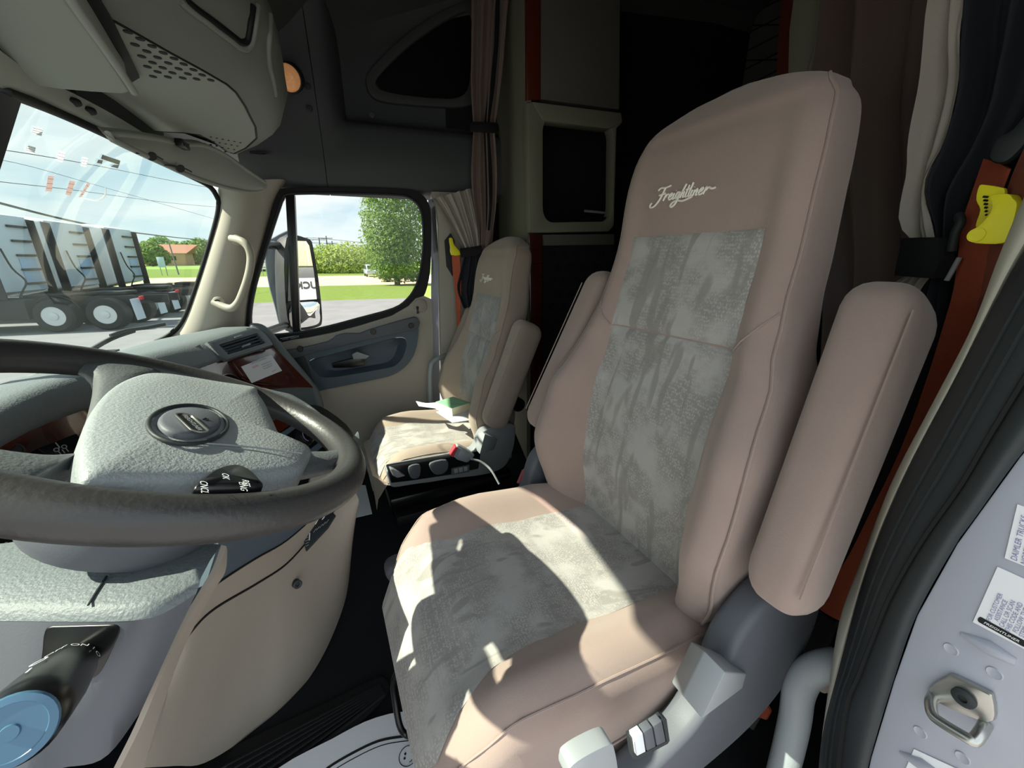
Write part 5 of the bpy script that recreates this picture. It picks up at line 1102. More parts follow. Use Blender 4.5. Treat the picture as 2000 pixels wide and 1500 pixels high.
po_ = [P(*q, z=.016) for q in ((480, 1560), (545, 1500), (600, 1468), (650, 1443), (692, 1420), (735, 1402), (790, 1390), (850, 1396), (930, 1420), (930, 1600), (480, 1600))]
prism('sheet', smooth_line(po_, 2, True), (0, 0, .0012), M['white'], pmx)
for dx, dy, r in ((0, 0, .0028), (5, 9, .0010)):
    tube('printed_line', smooth_line([P(a+dx, b+dy, z=.0178) for a, b in ((610, 1530), (640, 1500), (690, 1470), (740, 1447), (790, 1438), (850, 1434))], 4), r, M['ink'], pmx, n=4, flat=.15, up=(1, 0, 0))
sc_ = P(797, 1476, z=.0178); sr = .019; uu = (P(780, 1478, z=.0178)-sc_).normalized(); vv = V((0, 0, 1)).cross(uu)
sm_ = lambda a, r: sc_+(uu*math.cos(R(a))+vv*math.sin(R(a)))*r*sr
tube('smiley_outline', [sm_(10*k, 1) for k in range(36)], .0008, M['ink'], pmx, n=4, closed=True)
tube('smiley_mouth', [sm_(k, .68) for k in range(110, 255, 12)], .0008, M['ink'], pmx, n=4)
for s_ in (-1, 1): lathe('smiley_eye', sc_+uu*sr*.35+vv*s_*sr*.22, (0, 0, 1), [(.0024, -.0003), (.0024, .0003), (.0002, .0003)], M['ink'], pmx, n=10)
p4 = thing('passenger_paper_mat', 'white printed paper mat lying on the floor by the passenger seat', 'paper mat', P(705, 985, z=0))
prism('sheet', [P(*q, z=.006) for q in ((660, 945), (714, 948), (727, 1004), (684, 1014), (650, 1012))], (0, 0, .001), M['white'], p4)
tube('printed_line', smooth_line([P(*q, z=.0078) for q in ((690, 950), (694, 990), (690, 998), (676, 1003))], 4), .003, M['ink'], p4, n=4, flat=.2)
# ---------------------------------------------------------------- outside: ground, grass, road
GZ = -1.2
M['asphalt'] = mat('asphalt', '76767a', .9, var=(1.2, .25), bump=(40, .3))
M['grass'] = mat('grass', '667a3a', .95, var=(2.5, .3), bump=(30, .6), spec=.1)
M['field'] = mat('field', '7a9850', .95, var=(.05, .2), spec=.1)
M['gravel'] = mat('gravel_road', 'c4b294', .95, var=(.6, .15), spec=.1)
M['stubble'] = mat('dry_field', 'b9a868', .95, var=(.1, .2), spec=.1)
def ground(name, y0, y1, z, m, x0=-400, x1=400):
    struct(mk(name, [V((x0, y0, z)), V((x1, y0, z)), V((x1, y1, z)), V((x0, y1, z))], [(0, 1, 2, 3)], m, smooth=False))
ground('ground', -200, 900, GZ-.03, M['field'])
ground('ground_lot', -60, 25.4, GZ, M['asphalt'], -40, 60)
ground('lawn', 25.4, 40.5, GZ-.005, M['grass'])
ground('road', 40.5, 66, GZ-.002, M['gravel'], -120, 400)
ground('lawn_far', 66, 130, GZ-.01, M['grass'])
ground('road_far', 50, 66, GZ-.0, M['gravel'], -400, -20)
struct(mk('hill', [V((-500, 190, GZ)), V((-80, 190, GZ)), V((-80, 330, GZ+4.5)), V((-500, 330, GZ+4.5)), V((-80, 600, GZ+4)), V((-500, 600, GZ+4))], [(0, 1, 2, 3), (3, 2, 4, 5)], M['stubble'], smooth=False))
# ---------------------------------------------------------------- trees and bushes
def leafmat(name, a, b, sc=1.4):
    m = mat(name, a, .7, var=(sc, .0), var2=b, spec=.25); n = m.node_tree.nodes
    p = n['Principled BSDF']; tr = n.new('ShaderNodeBsdfTranslucent'); tr.inputs[0].default_value = lin(b); mx_ = n.new('ShaderNodeMixShader'); mx_.inputs[0].default_value = .3
    l = m.node_tree.links; l.new(p.outputs[0], mx_.inputs[1]); l.new(tr.outputs[0], mx_.inputs[2]); l.new(mx_.outputs[0], n['Material Output'].inputs[0]); return m
LM = [leafmat('leaf_deep', '41622b', '87a455'), leafmat('leaf_light', '6f8738', 'a9b966'), leafmat('leaf_dark', '3f6a34', '7aa05a')]
M['bark'] = mat('bark', '5a4a3a', .9)
def crown(name, lumps, n, size, m, parent, seed, up=.3):
    rng = random.Random(seed); vs, fs = [], []; tot = sum(r[0]*r[1]*r[2] for _, r in lumps)
    for c, r in lumps:
        c = V(c); k = int(n*r[0]*r[1]*r[2]/tot)+1
        for _ in range(k):
            d = V((rng.gauss(0, 1), rng.gauss(0, 1), rng.gauss(0, 1))).normalized()
            q = rng.uniform(.72, 1.03)+.07*noise.noise(d*3+V((seed, 0, 0)))
            p = c+V((d.x*r[0], d.y*r[1], d.z*r[2]))*q
            nn = (d+V((rng.gauss(0, .6), rng.gauss(0, .6), rng.gauss(0, .6)+up))).normalized(); u = nn.orthogonal().normalized(); u = (Matrix.Rotation(rng.uniform(0, 6.28), 3, nn) @ u); w = nn.cross(u)
            s_ = size*rng.uniform(.6, 1.3); b_ = len(vs)
            vs += [p-u*s_, p+w*s_*.45+nn*s_*.1, p+u*s_, p-w*s_*.45+nn*s_*.1]; fs.append((b_, b_+1, b_+2, b_+3))
    me = bpy.data.meshes.new(name); me.from_pydata([tuple(v) for v in vs], [], fs); me.update()
    o_ = fin(name, me, m, parent, False); o_['kind'] = 'stuff'; return o_
def tree(name, label, cat, base, lumps, n, size, m, seed, trunk_h, trunk_r, group=None):
    t = thing(name, label, cat, base, group)
    b = V(base); top = V(lumps[0][0])
    lathe('trunk', b, (0, 0, 1), [(trunk_r*1.3, 0), (trunk_r, .3*trunk_h), (trunk_r*.8, trunk_h*.8), (trunk_r*.4, trunk_h)], M['bark'], t, n=10)
    for k in range(3):
        a = k*2.1+seed; tube('branch', [b+V((0, 0, trunk_h*.55)), b+V((math.cos(a)*lumps[0][1][0]*.3, math.sin(a)*lumps[0][1][1]*.3, trunk_h*.85)), b+V((math.cos(a)*lumps[0][1][0]*.55, math.sin(a)*lumps[0][1][1]*.55, trunk_h*1.1))], [trunk_r*.5, trunk_r*.35, trunk_r*.15], M['bark'], t, n=6)
    crown('crown', lumps, n, size, m, t, seed); return t
c = P(775, 540, y=40)
tree('leafy_tree', 'big leafy green tree filling the right side of the passenger window', 'tree', (c.x, 40, GZ), [((c.x, 40, 5.0), (2.7, 2.7, 4.3)), ((c.x-.6, 39.7, 2.6), (2.4, 2.4, 2.9)), ((c.x+1.2, 40, 3.4), (2.4, 2.4, 3.2)), ((c.x-.4, 40, 8.0), (2.2, 2.3, 3.0)), ((c.x+.9, 39.8, .9), (2.2, 1.9, 1.9)), ((c.x-.9, 39.4, .7), (1.7, 1.4, 1.6)), ((c.x, 38.7, .45), (1.9, 1.1, 1.5))], 17000, .15, LM[0], 3, 4, .22)
bushes = [(640, 82, 4.8, 5, 1, 'pale green bushy shrub in the middle of the passenger window'), (680, 80, 5.2, 5.4, 1, 'pale green round shrub just left of the big leafy tree'), (612, 95, 5.2, 5.0, 2, 'dark green shrub just right of the outside mirror'), (655, 100, 5, 5.6, 0, 'mid green shrub behind the pale shrubs'), (715, 90, 5.4, 5.2, 1, 'yellowish green shrub at the left edge of the big leafy tree'), (560, 100, 5, 5, 2, 'dark shrub showing behind the window divider bar'), (512, 100, 4, 4, 2, 'dark shrub beside the left edge of the outside mirror')]
for i, (px, y, r, hgt, k, lb_) in enumerate(bushes):
    c = P(px, 508, y=y); tree('wild_shrub', lb_, 'shrub', (c.x, y, GZ), [((c.x, y, GZ+hgt*.42), (r, r*.8, hgt*.58)), ((c.x+r*.5, y, GZ+hgt*.3), (r*.8, r*.7, hgt*.42)), ((c.x-r*.55, y, GZ+hgt*.3), (r*.8, r*.7, hgt*.4))], 2600, .32, LM[k], 11+i, hgt*.4, .12, 'wild shrubs beyond the road')
far_t = [(296, 190, 4.6, 8.5, 'dark green tree beside the parked white trucks, left of the far house'), (322, 250, 5.5, 13, 'mid green tree behind the red roofed far house'), (350, 225, 4.6, 10, 'round tree just right of the leaning pole'), (374, 240, 4.6, 10.5, 'dense tree in the middle of the gap beside the windshield pillar'), (398, 230, 5, 11.5, 'tree touching the edge of the windshield pillar')]
for i, (px, y, r, hgt, lb_) in enumerate(far_t):
    c = P(px, 508, y=y); tree('field_tree', lb_, 'tree', (c.x, y, GZ), [((c.x, y, GZ+hgt*.55), (r, r, hgt*.5)), ((c.x+r*.6, y, GZ+hgt*.4), (r*.7, r*.7, hgt*.38))], 1600, .8, LM[(0, 2, 0, 2, 0)[i]], 31+i, hgt*.5, .3, 'trees on the far field')
# ---------------------------------------------------------------- far house, sign, poles, wires
c = P(308, 500, y=215); hs = thing('far_house', 'small far house with a long red roof among the field trees', 'house', (c.x, 215, GZ))
rz = mat('red_roof', '9a6a58', .8); hw = mat('house_wall', 'b08d78', .8)
box('wall', (c.x, 215, GZ+2.6), (22, 9, 5.2), hw, hs, 0)
prism('roof', [V((c.x-12, 210, GZ+5)), V((c.x-12, 220, GZ+5)), V((c.x-9, 215, GZ+8.6))], (24, 0, 0), rz, hs)
for k in range(4): box('window', (c.x-8+5*k, 210.45, GZ+3), (1.6, .1, 1.6), M['dark'], hs, 0)
def pole(name, lab, px, pyt, y, grp=None, arm=True, lean=0):
    b = P(px, 508, y=y); t = thing(name, lab, 'utility pole', (b.x, y, GZ), grp); zt = P(px, pyt, y=y).z
    lathe('pole', (b.x, y, GZ), (lean, 0, 1), [(.02*y/14, 0), (.016*y/14, zt-GZ), (.001, zt-GZ+.05)], mat('pole_wood', '6b6d70', .9), t, n=8)
    if arm: box('crossarm', (b.x+lean*(zt-GZ-.5), y, zt-.5), (.025*y, .1, .12), M['bark'], t, 0)
for i, (px, pt, y, lb_) in enumerate(((606, 464, 110, 'utility pole nearest the top edge of the mirror glass'), (629, 464, 112, 'second utility pole from the mirror, with a crossarm'), (643, 461, 105, 'tallest thin utility pole over the shrubs'), (653, 471, 118, 'short utility pole left of the big leafy tree'))):
    pole('utility_pole', lb_, px, pt, y, 'far utility poles')
pole('leaning_pole', 'dark utility pole standing in the green field left of the windshield pillar', 342, 471, 80, None, False, -.05)
c = P(313, 521, y=75); sg_ = thing('roadside_sign', 'pale blue roadside sign board in the green field beyond the trucks', 'sign', (c.x, 75, GZ))
t0 = P(305, 502, y=75); t1 = P(324, 522, y=75)
box('sign_board', ((t0.x+t1.x)/2, 75, (t0.z+t1.z)/2), (abs(t1.x-t0.x), .2, abs(t0.z-t1.z)), mat('sign_blue', 'a9c4d6', .6), sg_, .02)
for s_ in (.1, .9): lathe('sign_post', (t0.x+(t1.x-t0.x)*s_, 75.15, GZ), (0, 0, 1), [(.06, 0), (.06, t0.z-GZ)], M['lgrey'], sg_, n=8)
c = P(517, 524, y=70); sg2 = thing('lot_sign', 'small white framed sign at the left edge of the outside mirror', 'sign', (c.x, 70, GZ))
t0 = P(507, 508, y=70); t1 = P(526, 526, y=70)
box('sign_board', ((t0.x+t1.x)/2, 70, (t0.z+t1.z)/2), (abs(t1.x-t0.x), .1, abs(t0.z-t1.z)), M['white'], sg2, .02)
box('sign_frame', ((t0.x+t1.x)/2, 69.93, (t0.z+t1.z)/2), (abs(t1.x-t0.x)*.8, .06, abs(t0.z-t1.z)*.6), M['seal'], sg2, .0)
box('sign_face', ((t0.x+t1.x)/2, 69.89, (t0.z+t1.z)/2), (abs(t1.x-t0.x)*.74, .06, abs(t0.z-t1.z)*.5), M['white'], sg2, .0)
for s_ in (.1, .9): lathe('sign_post', (t0.x+(t1.x-t0.x)*s_, 70.1, GZ), (0, 0, 1), [(.05, 0), (.05, t1.z-GZ+.2)], M['lgrey'], sg2, n=8)
wires = [((-200, 335, 17), (0, 397, 22), (180, 440, 32), (300, 459, 48), (420, 471, 90), (500, 476, 140)), ((-200, 270, 25), (0, 292, 28), (180, 322, 34), (330, 352, 45), (440, 372, 55)), ((-200, 330, 28), (0, 355, 32), (150, 372, 40), (330, 396, 60), (430, 405, 80)), ((-200, 300, 40), (0, 312, 44), (200, 365, 56), (420, 428, 85)), ((560, 462, 100), (606, 465, 110), (629, 466, 112), (760, 478, 130), (860, 482, 140)), ((560, 470, 100), (640, 476, 110), (760, 482, 130), (860, 486, 140))]
wl = ['thick dark overhead cable running just above the parked white trucks', 'upper thin overhead wire crossing the windshield sky', 'middle thin overhead wire crossing the windshield sky', 'thin overhead wire sloping steeply down to the windshield pillar', 'upper wire strung between the far utility poles', 'lower wire running under the far utility pole tops']
for i, w_ in enumerate(wires):
    o_ = tube('overhead_wire', smooth_line([P(a, b, y=y) for a, b, y in w_], 6), .05 if i == 0 else .018 if i < 4 else .05, M['seal'], n=5); tag(o_, wl[i], 'wire', 'overhead wires')
# ---------------------------------------------------------------- parked white tractors
M['truckw'] = mat('truck_white', 'dfe4e6', .35, coat=.3); M['truckw_shade'] = mat('truck_white_shaded', 'b6c3cf', .5); M['truckk'] = mat('truck_black', '1e1f21', .6); M['alu'] = mat('wheel_alu', 'c9ced2', .3, metal=.5)  # back wall tone is the white with bluish shade painted in
def tractor(lab, X, Y, w):
    t = thing('parked_tractor', lab, 'truck', (X, Y, GZ), 'white tractors parked in a row')
    y0, y1 = Y-w/2, Y+w/2
    sl_ = [(X, GZ+1.25), (X, GZ+3.6), (X-.5, GZ+3.74), (X-1.8, GZ+3.64), (X-2.6, GZ+3.2), (X-2.9, GZ+2.6), (X-3.4, GZ+2.5), (X-3.8, GZ+1.9), (X-3.8, GZ+1.0), (X-1.2, GZ+1.0)]
    prism('sleeper_body', [V((x, y0, z)) for x, z in sl_], (0, w, 0), M['truckw'], t, bevel=.10, seg=3)
    prism('hood', [V((X-3.7, y0+.15, z)) for z in ()] or [V((x, y0+.15, z)) for x, z in ((X-3.7, GZ+1.0), (X-3.7, GZ+1.9), (X-5.3, GZ+1.65), (X-5.7, GZ+1.3), (X-5.7, GZ+.6), (X-3.7, GZ+.6))], (0, w-.3, 0), M['truckw'], t, bevel=.08, seg=2)
    box('back_panel', (X+.03, Y, GZ+2.45), (.05, w-.25, 2.35), M['truckw_shade'], t, .01)
    for s_ in (-1, 1):
        prism('side_fairing', [V((X-.02, Y+s_*(w/2-.02), GZ+1.1)), V((X-.02, Y+s_*(w/2-.02), GZ+3.58)), V((X+.22, Y+s_*(w/2-.02), GZ+3.53)), V((X+.24, Y+s_*(w/2-.02), GZ+1.05))], (0, -.05*s_, 0), M['truckk'], t, bevel=.01)
    for k in range(5):
        box('back_rail', (X+.09, Y+w*.22, GZ+1.5+.45*k), (.07, w*.34, .07), M['truckk'], t, .01)
    box('locker_door', (X+.065, Y+w*.22, GZ+1.9), (.02, w*.3, .8), mat('locker_blue', '90abc8', .5), t, .004)
    tube('air_hose', smooth_line([V((X+.12, Y-w*.22, GZ+2.6)), V((X+.2, Y-w*.2, GZ+2.0)), V((X+.3, Y-w*.12, GZ+1.6)), V((X+.25, Y-w*.2, GZ+1.3)), V((X+.2, Y-w*.25, GZ+1.1))], 4), .025, M['truckk'], t, n=6)
    prism('side_window', [V((x, y0-.012, z)) for x, z in ((X-1.5, GZ+2.75), (X-.75, GZ+2.95), (X-.65, GZ+2.7), (X-.8, GZ+2.5), (X-1.5, GZ+2.45))], (0, .03, 0), M['seal'], t, bevel=.01)
    prism('side_door_line', [V((x, y0-.006, z)) for x, z in ((X-1.3, GZ+1.3), (X-1.26, GZ+1.3), (X-1.26, GZ+3.64), (X-1.3, GZ+3.64))], (0, .02, 0), M['seal'], t)
    for s_ in (-1, 1): box('frame_rail', (X+1.9, Y+s_*.43, GZ+.95), (4.2, .1, .28), M['truckk'], t, .01)
    box('fifth_wheel', (X+2.3, Y, GZ+1.17), (1.0, .9, .1), M['truckk'], t, .03)
    box('fuel_tank', (X-1.2, Y, GZ+.7), (1.9, w-.1, .6), M['alu'], t, .15, seg=3)
    box('side_skirt', (X+.1, Y, GZ+.75), (.9, w-.15, .6), M['truckk'], t, .03)
    for ax_ in (1.15, 2.45):
        for s_ in (-1, 1):
            c_ = V((X+ax_, Y+s_*(w/2-.30), GZ+.52)); wh = lathe('wheel', c_+V((0, -.28*s_, 0)), (0, s_, 0), [(.30, 0), (.46, .01), (.52, .06), (.52, .50), (.46, .56), (.31, .56), (.29, .50)], M['black'], t, n=28)
            lathe('wheel_rim', c_+V((0, -.28*s_, 0)), (0, s_, 0), [(.31, .54), (.30, .53), (.28, .52), (.20, .50), (.13, .51), (.12, .57), (.01, .58)], M['alu'], wh, n=24)
    for ax_ in (-4.6,):
        for s_ in (-1, 1):
            c_ = V((X+ax_, Y+s_*(w/2-.15), GZ+.5)); lathe('wheel', c_+V((0, -.15*s_, 0)), (0, s_, 0), [(.30, 0), (.46, .01), (.5, .05), (.5, .25), (.45, .30), (.1, .30), (.01, .33)], M['black'], t, n=24)
    for s_ in (-1, 1):
        prism('mud_flap', [V((X+3.25, Y+s_*.85-.28, GZ+.3)), V((X+3.25, Y+s_*.85+.28, GZ+.3)), V((X+3.2, Y+s_*.85+.28, GZ+1.0)), V((X+3.2, Y+s_*.85-.28, GZ+1.0))], (.02, 0, 0), M['truckw_shade'], t)
        box('tail_light', (X+3.3, Y+s_*.55, GZ+1.0), (.06, .3, .12), M['redink'], t, .01)
        tube('fender_arc', [V((X+1.15+.62*math.cos(R(k)), Y+s_*(w/2-.3), GZ+.52+.62*math.sin(R(k)))) for k in range(20, 165, 12)], .02, M['truckk'], t, n=6)
    box('deck_plate', (X+.8, Y, GZ+1.12), (1.2, 1.0, .06), M['truckk'], t, .01)
    return t
t1_ = tractor('white tractor in the middle of the parked row, with bluish shade painted on its back wall', -10.8, 21.2, 2.35)
dup(t1_, (-10.55, 24.35, GZ), 'white tractor with black edged back wall at the far end of the row')
dup(t1_, (-10.7, 18.0, GZ), 'white tractor of the parked row nearest the windshield centre post')
# ---------------------------------------------------------------- two parked cars
def car(name, lab, px, y, yaw, L_, H_, w, m, suv):
    b = P(px, 540, y=y); S = Matrix.Translation((b.x, y, GZ)) @ Matrix.Rotation(yaw, 4, 'Z'); t = thing(name, lab, 'car', (b.x, y, GZ))
    T = lambda *q: S @ V(q)
    body = [(-.5, .25), (-.5, .5), (-.46, .58), (-.2, .62), (.28, .63), (.47, .60), (.5, .5), (.5, .25)] if not suv else [(-.5, .22), (-.5, .5), (-.46, .58), (-.25, .60), (.49, .62), (.5, .5), (.5, .22)]
    prism('body', [T(x*L_, -w/2, z*H_) for x, z in body], T(0, w, 0)-T(0, 0, 0), m, t, bevel=.08, seg=3)
    cab_ = [(-.25, .6), (-.08, .97), (.15, 1.0), (.36, .62)] if not suv else [(-.27, .58), (-.12, .96), (.1, 1.0), (.42, .97), (.49, .6)]
    prism('cabin', [T(x*L_, -w*.42, z*H_) for x, z in cab_], T(0, w*.84, 0)-T(0, 0, 0), m, t, bevel=.05)
    cw_ = [(x*.88+.008, .60+(z-.58)*.84) for x, z in cab_]
    prism('side_glass', [T(x*L_, -w*.43, z*H_) for x, z in cw_], T(0, w*.86, 0)-T(0, 0, 0), M['dark'], t)
    x0, x1 = cab_[0], cab_[1]
    prism('windscreen', [T((x0[0]+.015)*L_-.03, -w*.36, .63*H_), T((x0[0]+.015)*L_-.03, w*.36, .63*H_), T((x1[0]-.01)*L_-.03, w*.33, x1[1]*H_*.95), T((x1[0]-.01)*L_-.03, -w*.33, x1[1]*H_*.95)], T(-.02, 0, .01)-T(0, 0, 0), M['dark'], t)
    for x in (-.31, .31):
        for s_ in (-1, 1):
            wh = lathe('wheel', T(x*L_, s_*w*.40, .32), T(0, s_, 0)-T(0, 0, 0), [(.2, 0), (.31, .01), (.32, .05), (.32, .18), (.30, .2), (.2, .2)], M['black'], t, n=20)
            lathe('hub_cap', T(x*L_, s_*w*.40, .32), T(0, s_, 0)-T(0, 0, 0), [(.2, .17), (.18, .19), (.05, .21), (.01, .21)], M['alu'], wh, n=16)
    for s_ in (-1, 1):
        box('headlight', T(-.485*L_, s_*w*.36, .5*H_), (.25, .3, .14), M['lgrey'], t, .02)
    return t
car('parked_suv', 'silver blue parked car facing us on the far side of the gravel road', 727, 62, R(95), 4.5, 1.65, 1.85, mat('car_blue_grey', '9fb2c4', .3, coat=.5), True)
car('dark_sedan', 'dark parked sedan half hidden under the big leafy tree', 782, 46, R(4), 4.6, 1.42, 1.8, mat('car_dark', '2b333d', .3, coat=.5), False)
# ---------------------------------------------------------------- outside mirror and what it reflects
mi = thing('outside_mirror', 'tall dark door mirror with a convex lower glass outside the passenger window', 'mirror', P(560, 640, y=2.5))
gY = 2.46
c0 = P(600, 552, y=gY); mn = V((math.cos(R(-42)), math.sin(R(-42)), 0))
mq = lambda px, py, o=0: PP(px, py, c0+mn*o, mn)
rim_px = [(560, 464), (600, 466), (607, 470), (611, 480), (622, 545), (628, 600), (629, 628), (622, 638), (590, 645), (566, 640), (556, 560)]
face = smooth_line([mq(*q) for q in rim_px], 3, True)
bx1 = [p-mn*.03+V((0, 0, 0)) for p in face]
fc = sum(face, V((0, 0, 0)))/len(face); back_dir = -mn*.12+V((-.03, .02, 0))
loft('housing', [face, [p-mn*.05 for p in face], [fc+(p-fc)*.96-mn*.075 for p in face], [fc+(p-fc)*.8-mn*.09 for p in face]], M['seal'], mi)
hx_ = [P(520, 500, y=gY-.02), P(522, 474, y=gY-.02), P(535, 465, y=gY), P(566, 463, y=gY)]
sl_px = [(518, 520), (517, 490), (521, 472), (530, 465), (575, 463), (580, 640), (556, 643), (545, 634), (536, 600), (525, 560)]
prism('housing_side', smooth_line([P(*q, y=gY+.02) for q in sl_px], 3, True), (.0, .16, 0), M['navy'], mi, bevel=.02, seg=3)
MM = bpy.data.materials.new('mirror_silver'); MM.use_nodes = True; b_ = MM.node_tree.nodes['Principled BSDF']; b_.inputs['Metallic'].default_value = 1; b_.inputs['Roughness'].default_value = .01; b_.inputs['Base Color'].default_value = (.95, .95, .95, 1)
mg = [(566, 470), (598, 471), (604, 480), (613, 530), (619, 586), (562, 590)]
mgp = [mq(*q, .004) for q in mg]
mk('mirror_glass', mgp, [list(range(len(mgp)))], MM, mi, smooth=False)
prism('glass_gap', [mq(*q, .005) for q in ((562, 588), (623, 584), (623, 588), (562, 592))], mn*-.004, M['black'], mi)
cg_ = smooth_line([mq(*q, .004) for q in ((570, 594), (620, 590), (624, 610), (625, 625), (618, 634), (588, 640), (568, 636))], 3, True)
cc_ = sum(cg_, V((0, 0, 0)))/len(cg_)
mkb('convex_glass', one(add_loft, [[cc_+(p-cc_)*s_+mn*.012*(1-s_*s_) for p in cg_] for s_ in (1, .85, .7, .5, .3, .1, .01)], cap=False), MM, mi, angle=180)
for z_ in (P(560, 480, y=gY).z, P(560, 630, y=gY).z): tube('mirror_arm', [V((c0.x-.1, gY-.02, z_)), V((c0.x-.18, 2.13, z_))], .02, M['blackp'], mi, n=8)
def refl(px, py, X):
    p = mq(px, py); d = (p-CAM).normalized(); d = d-mn*2*d.dot(mn); return p+d*((X-p.x)/d.x)
BX = 9.0
y_a, y_b = refl(575, 540, BX).y, refl(622, 540, BX).y; zz = [refl(598, py, BX).z for py in (466, 519, 522, 543, 590)]
lo_, hi_ = min(y_a, y_b)-4.0, max(y_a, y_b)+3
sd = thing('sign_trailer', 'white storage trailer with dark TRUCK lettering parked behind, seen in the door mirror', 'trailer', (BX+1.5, (lo_+hi_)/2, GZ))
box('trailer_wall', (BX+1.0, (lo_+hi_)/2, (zz[4]+zz[3])/2), (2.0, hi_-lo_, zz[3]-zz[4]), mat('trailer_white', 'aeb0b2', .6), sd, .01)
box('trailer_band', (BX+1.0, (lo_+hi_)/2, (zz[3]+zz[2])/2), (1.96, hi_-lo_, zz[2]-zz[3]), mat('trailer_grey', '55585b', .6), sd, .005)
box('trailer_top', (BX+1.05, (lo_+hi_)/2, (zz[1]+zz[0])/2+.3), (1.9, hi_-lo_, zz[0]-zz[1]+.6), mat('ribbed_cream', 'a8a390', .6), sd, .005)
for k in range(int((hi_-lo_)/.25)): box('rib', (BX+.09, lo_+.12+.25*k, (zz[1]+zz[0])/2+.3), (.05, .04, zz[0]-zz[1]+.6), mat('rib_cream', 'b4b0a0', .6), sd, 0)
box('trailer_base', (BX+1.1, (lo_+hi_)/2, (zz[4]+GZ)/2), (1.6, hi_-lo_-.6, zz[4]-GZ), M['dark'], sd, .01)
h_ = refl(598, 546, BX).z-refl(598, 568, BX).z
ck = refl(612, 557, BX)
ka, ua = refl(578, 558, BX), refl(622, 558, BX)
text('trailer_word', 'TRUCK', V((BX-.01, ka.y, ck.z)), V((0, -1, 0)), V((0, 0, 1)), h_*.85, M['seal'], sd, align='RIGHT', bold=.035, depth=.01)
# ---------------------------------------------------------------- flat translucent marks set on the windshield, wiper
from mathutils.bvhtree import BVHTree
wsm = bpy.data.objects['windshield_pane'].data
tree_ = BVHTree.FromPolygons([v.co.copy() for v in wsm.vertices], [tuple(p.vertices) for p in wsm.polygons])
def gp_(px, py, o=.003):
    d = (FW+RV*((px-1000)/F)+UP*((750-py)/F)).normalized(); h_ = tree_.ray_cast(CAM, d)
    return (h_[0] if h_[0] else P(px, py, x=-.7))-d*o
def film(name, c, k):
    m = mat(name, c, .8); n, l = m.node_tree.nodes, m.node_tree.links; t = n.new('ShaderNodeBsdfTranslucent'); t.inputs[0].default_value = lin(c); q = n.new('ShaderNodeBsdfTransparent'); a_, b_ = n.new('ShaderNodeMixShader'), n.new('ShaderNodeMixShader')
    a_.inputs[0].default_value = .6; b_.inputs[0].default_value = k; l.new(n['Principled BSDF'].outputs[0], a_.inputs[1]); l.new(t.outputs[0], a_.inputs[2]); l.new(q.outputs[0], b_.inputs[1]); l.new(a_.outputs[0], b_.inputs[2]); l.new(b_.outputs[0], n['Material Output'].inputs[0]); return m
M['overlay'] = film('overlay_pale', 'e8e8e8', .6); M['overlay2'] = film('overlay_brown', 'c3aaa6', .8)  # pale and brownish translucent colours for the flat marks on the glass
tp = [([(66, 247), (84, 252), (81, 266), (63, 261)], 'overlay', 'faint square tape patch highest on the windshield sky'), ([(53, 283), (70, 288), (67, 300), (50, 295)], 'overlay', 'faint square tape patch near the windshield centre post'), ([(115, 295), (128, 298), (122, 317), (111, 314)], 'overlay', 'faint upright tape patch left of the dark sensor bracket'), ([(162, 307), (172, 309), (168, 326), (158, 324)], 'overlay', 'faint narrow tape patch nearest the dark sensor bracket'), ([(94, 343), (105, 344), (101, 374), (89, 373)], 'overlay2', 'brownish upright tape strip, first of the lower row on the windshield'), ([(136, 353), (147, 355), (138, 382), (128, 380)], 'overlay2', 'brownish upright tape strip, second of the lower row on the windshield'), ([(172, 355), (176, 360), (160, 384), (154, 386)], 'overlay2', 'thin slanted brown tape strip in the lower row on the windshield')]
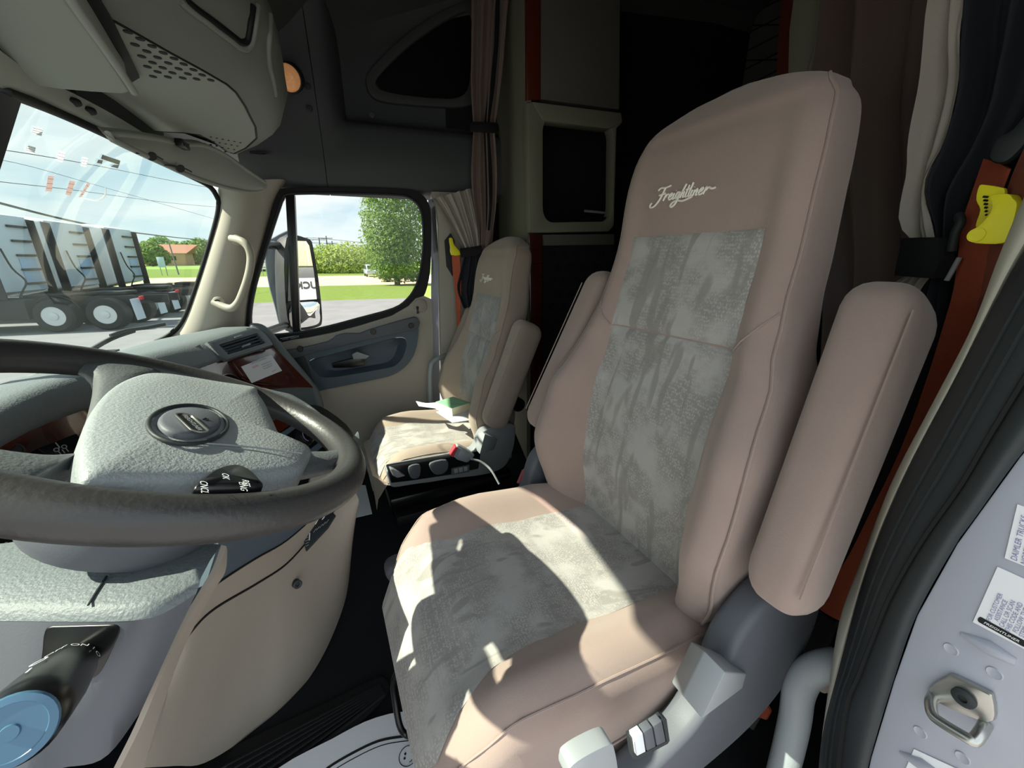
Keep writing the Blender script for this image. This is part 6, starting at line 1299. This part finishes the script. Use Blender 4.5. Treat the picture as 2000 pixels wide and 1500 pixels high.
for q, m_n, lb_ in tp:
    pts = [gp_(*c) for c in q]; o_ = prism('overlay_mark', pts, (CAM-pts[0]).normalized()*.0008, M[m_n]); tag(o_, lb_, 'overlay', 'tape marks on the windshield')
    for k in range(3):
        a0_, a1_ = V(q[0]).lerp(V(q[3]), .2+.3*k), V(q[1]).lerp(V(q[2]), .2+.3*k); tube('overlay_line', [gp_(a0_[0], a0_[1], .0045), gp_(a1_[0], a1_[1], .0045)], .0006, M['white'], o_, n=4)
o_ = tube('overlay_curl', smooth_line([gp_(160, 386), gp_(178, 391), gp_(190, 392), gp_(202, 385), gp_(207, 376), gp_(206, 366)], 4), .0032, M['overlay'], n=6, flat=.3); tag(o_, 'curled pale tape line at the end of the lower row on the windshield', 'overlay', 'tape marks on the windshield')
sbk = thing('sensor_bracket', 'dark sensor bracket glued to the windshield glass under the visor', 'bracket', gp_(212, 315))
for k, q in enumerate(([(200, 302), (235, 314), (233, 322), (197, 310)], [(192, 312), (201, 313), (199, 320), (189, 318)], [(222, 322), (233, 322), (230, 329), (216, 325)])):
    pts = [gp_(*c) for c in q]; prism(('bracket_bar', 'bracket_foot', 'bracket_foot')[k], pts, (CAM-pts[0]).normalized()*.004, M['blackp'], sbk)
wi = thing('windshield_wiper', 'black wiper blade lying low across the passenger half of the windshield', 'wiper', gp_(220, 660, -.02))
tube('wiper_blade', smooth_line([gp_(216, 656, -.02), gp_(245, 646, -.02), (gp_(285, 640, -.02)), gp_(322, 633, -.02)], 5), .007, M['blackp'], wi, n=6)
tube('wiper_arm', smooth_line([gp_(150, 700, -.03), gp_(216, 662, -.03), gp_(262, 646, -.03)], 4), .008, M['seal'], wi, n=6)
# unseen driver side pillar and roof edge, added to keep sun off the door jamb
struct(loft('trim_11', [[V((x, -.03, z)), V((x+.09, -.03, z)), V((x+.09, .15, z)), V((x-.02, .17, z))] for x, z in ((-.95, .2), (-.72, .62), (-.60, .80), (-.33, 1.22), (-.12, 1.52))], M['truckw']))
struct(loft('trim_12', [[V((x, -.03, z)), V((x, .10, z-.02)), V((x, .10, z+.2)), V((x, .0, z+.3))] for x, z in ((-.30, 1.35), (-.12, 1.50), (.2, 1.6), (.8, 1.62))], M['truckw']))
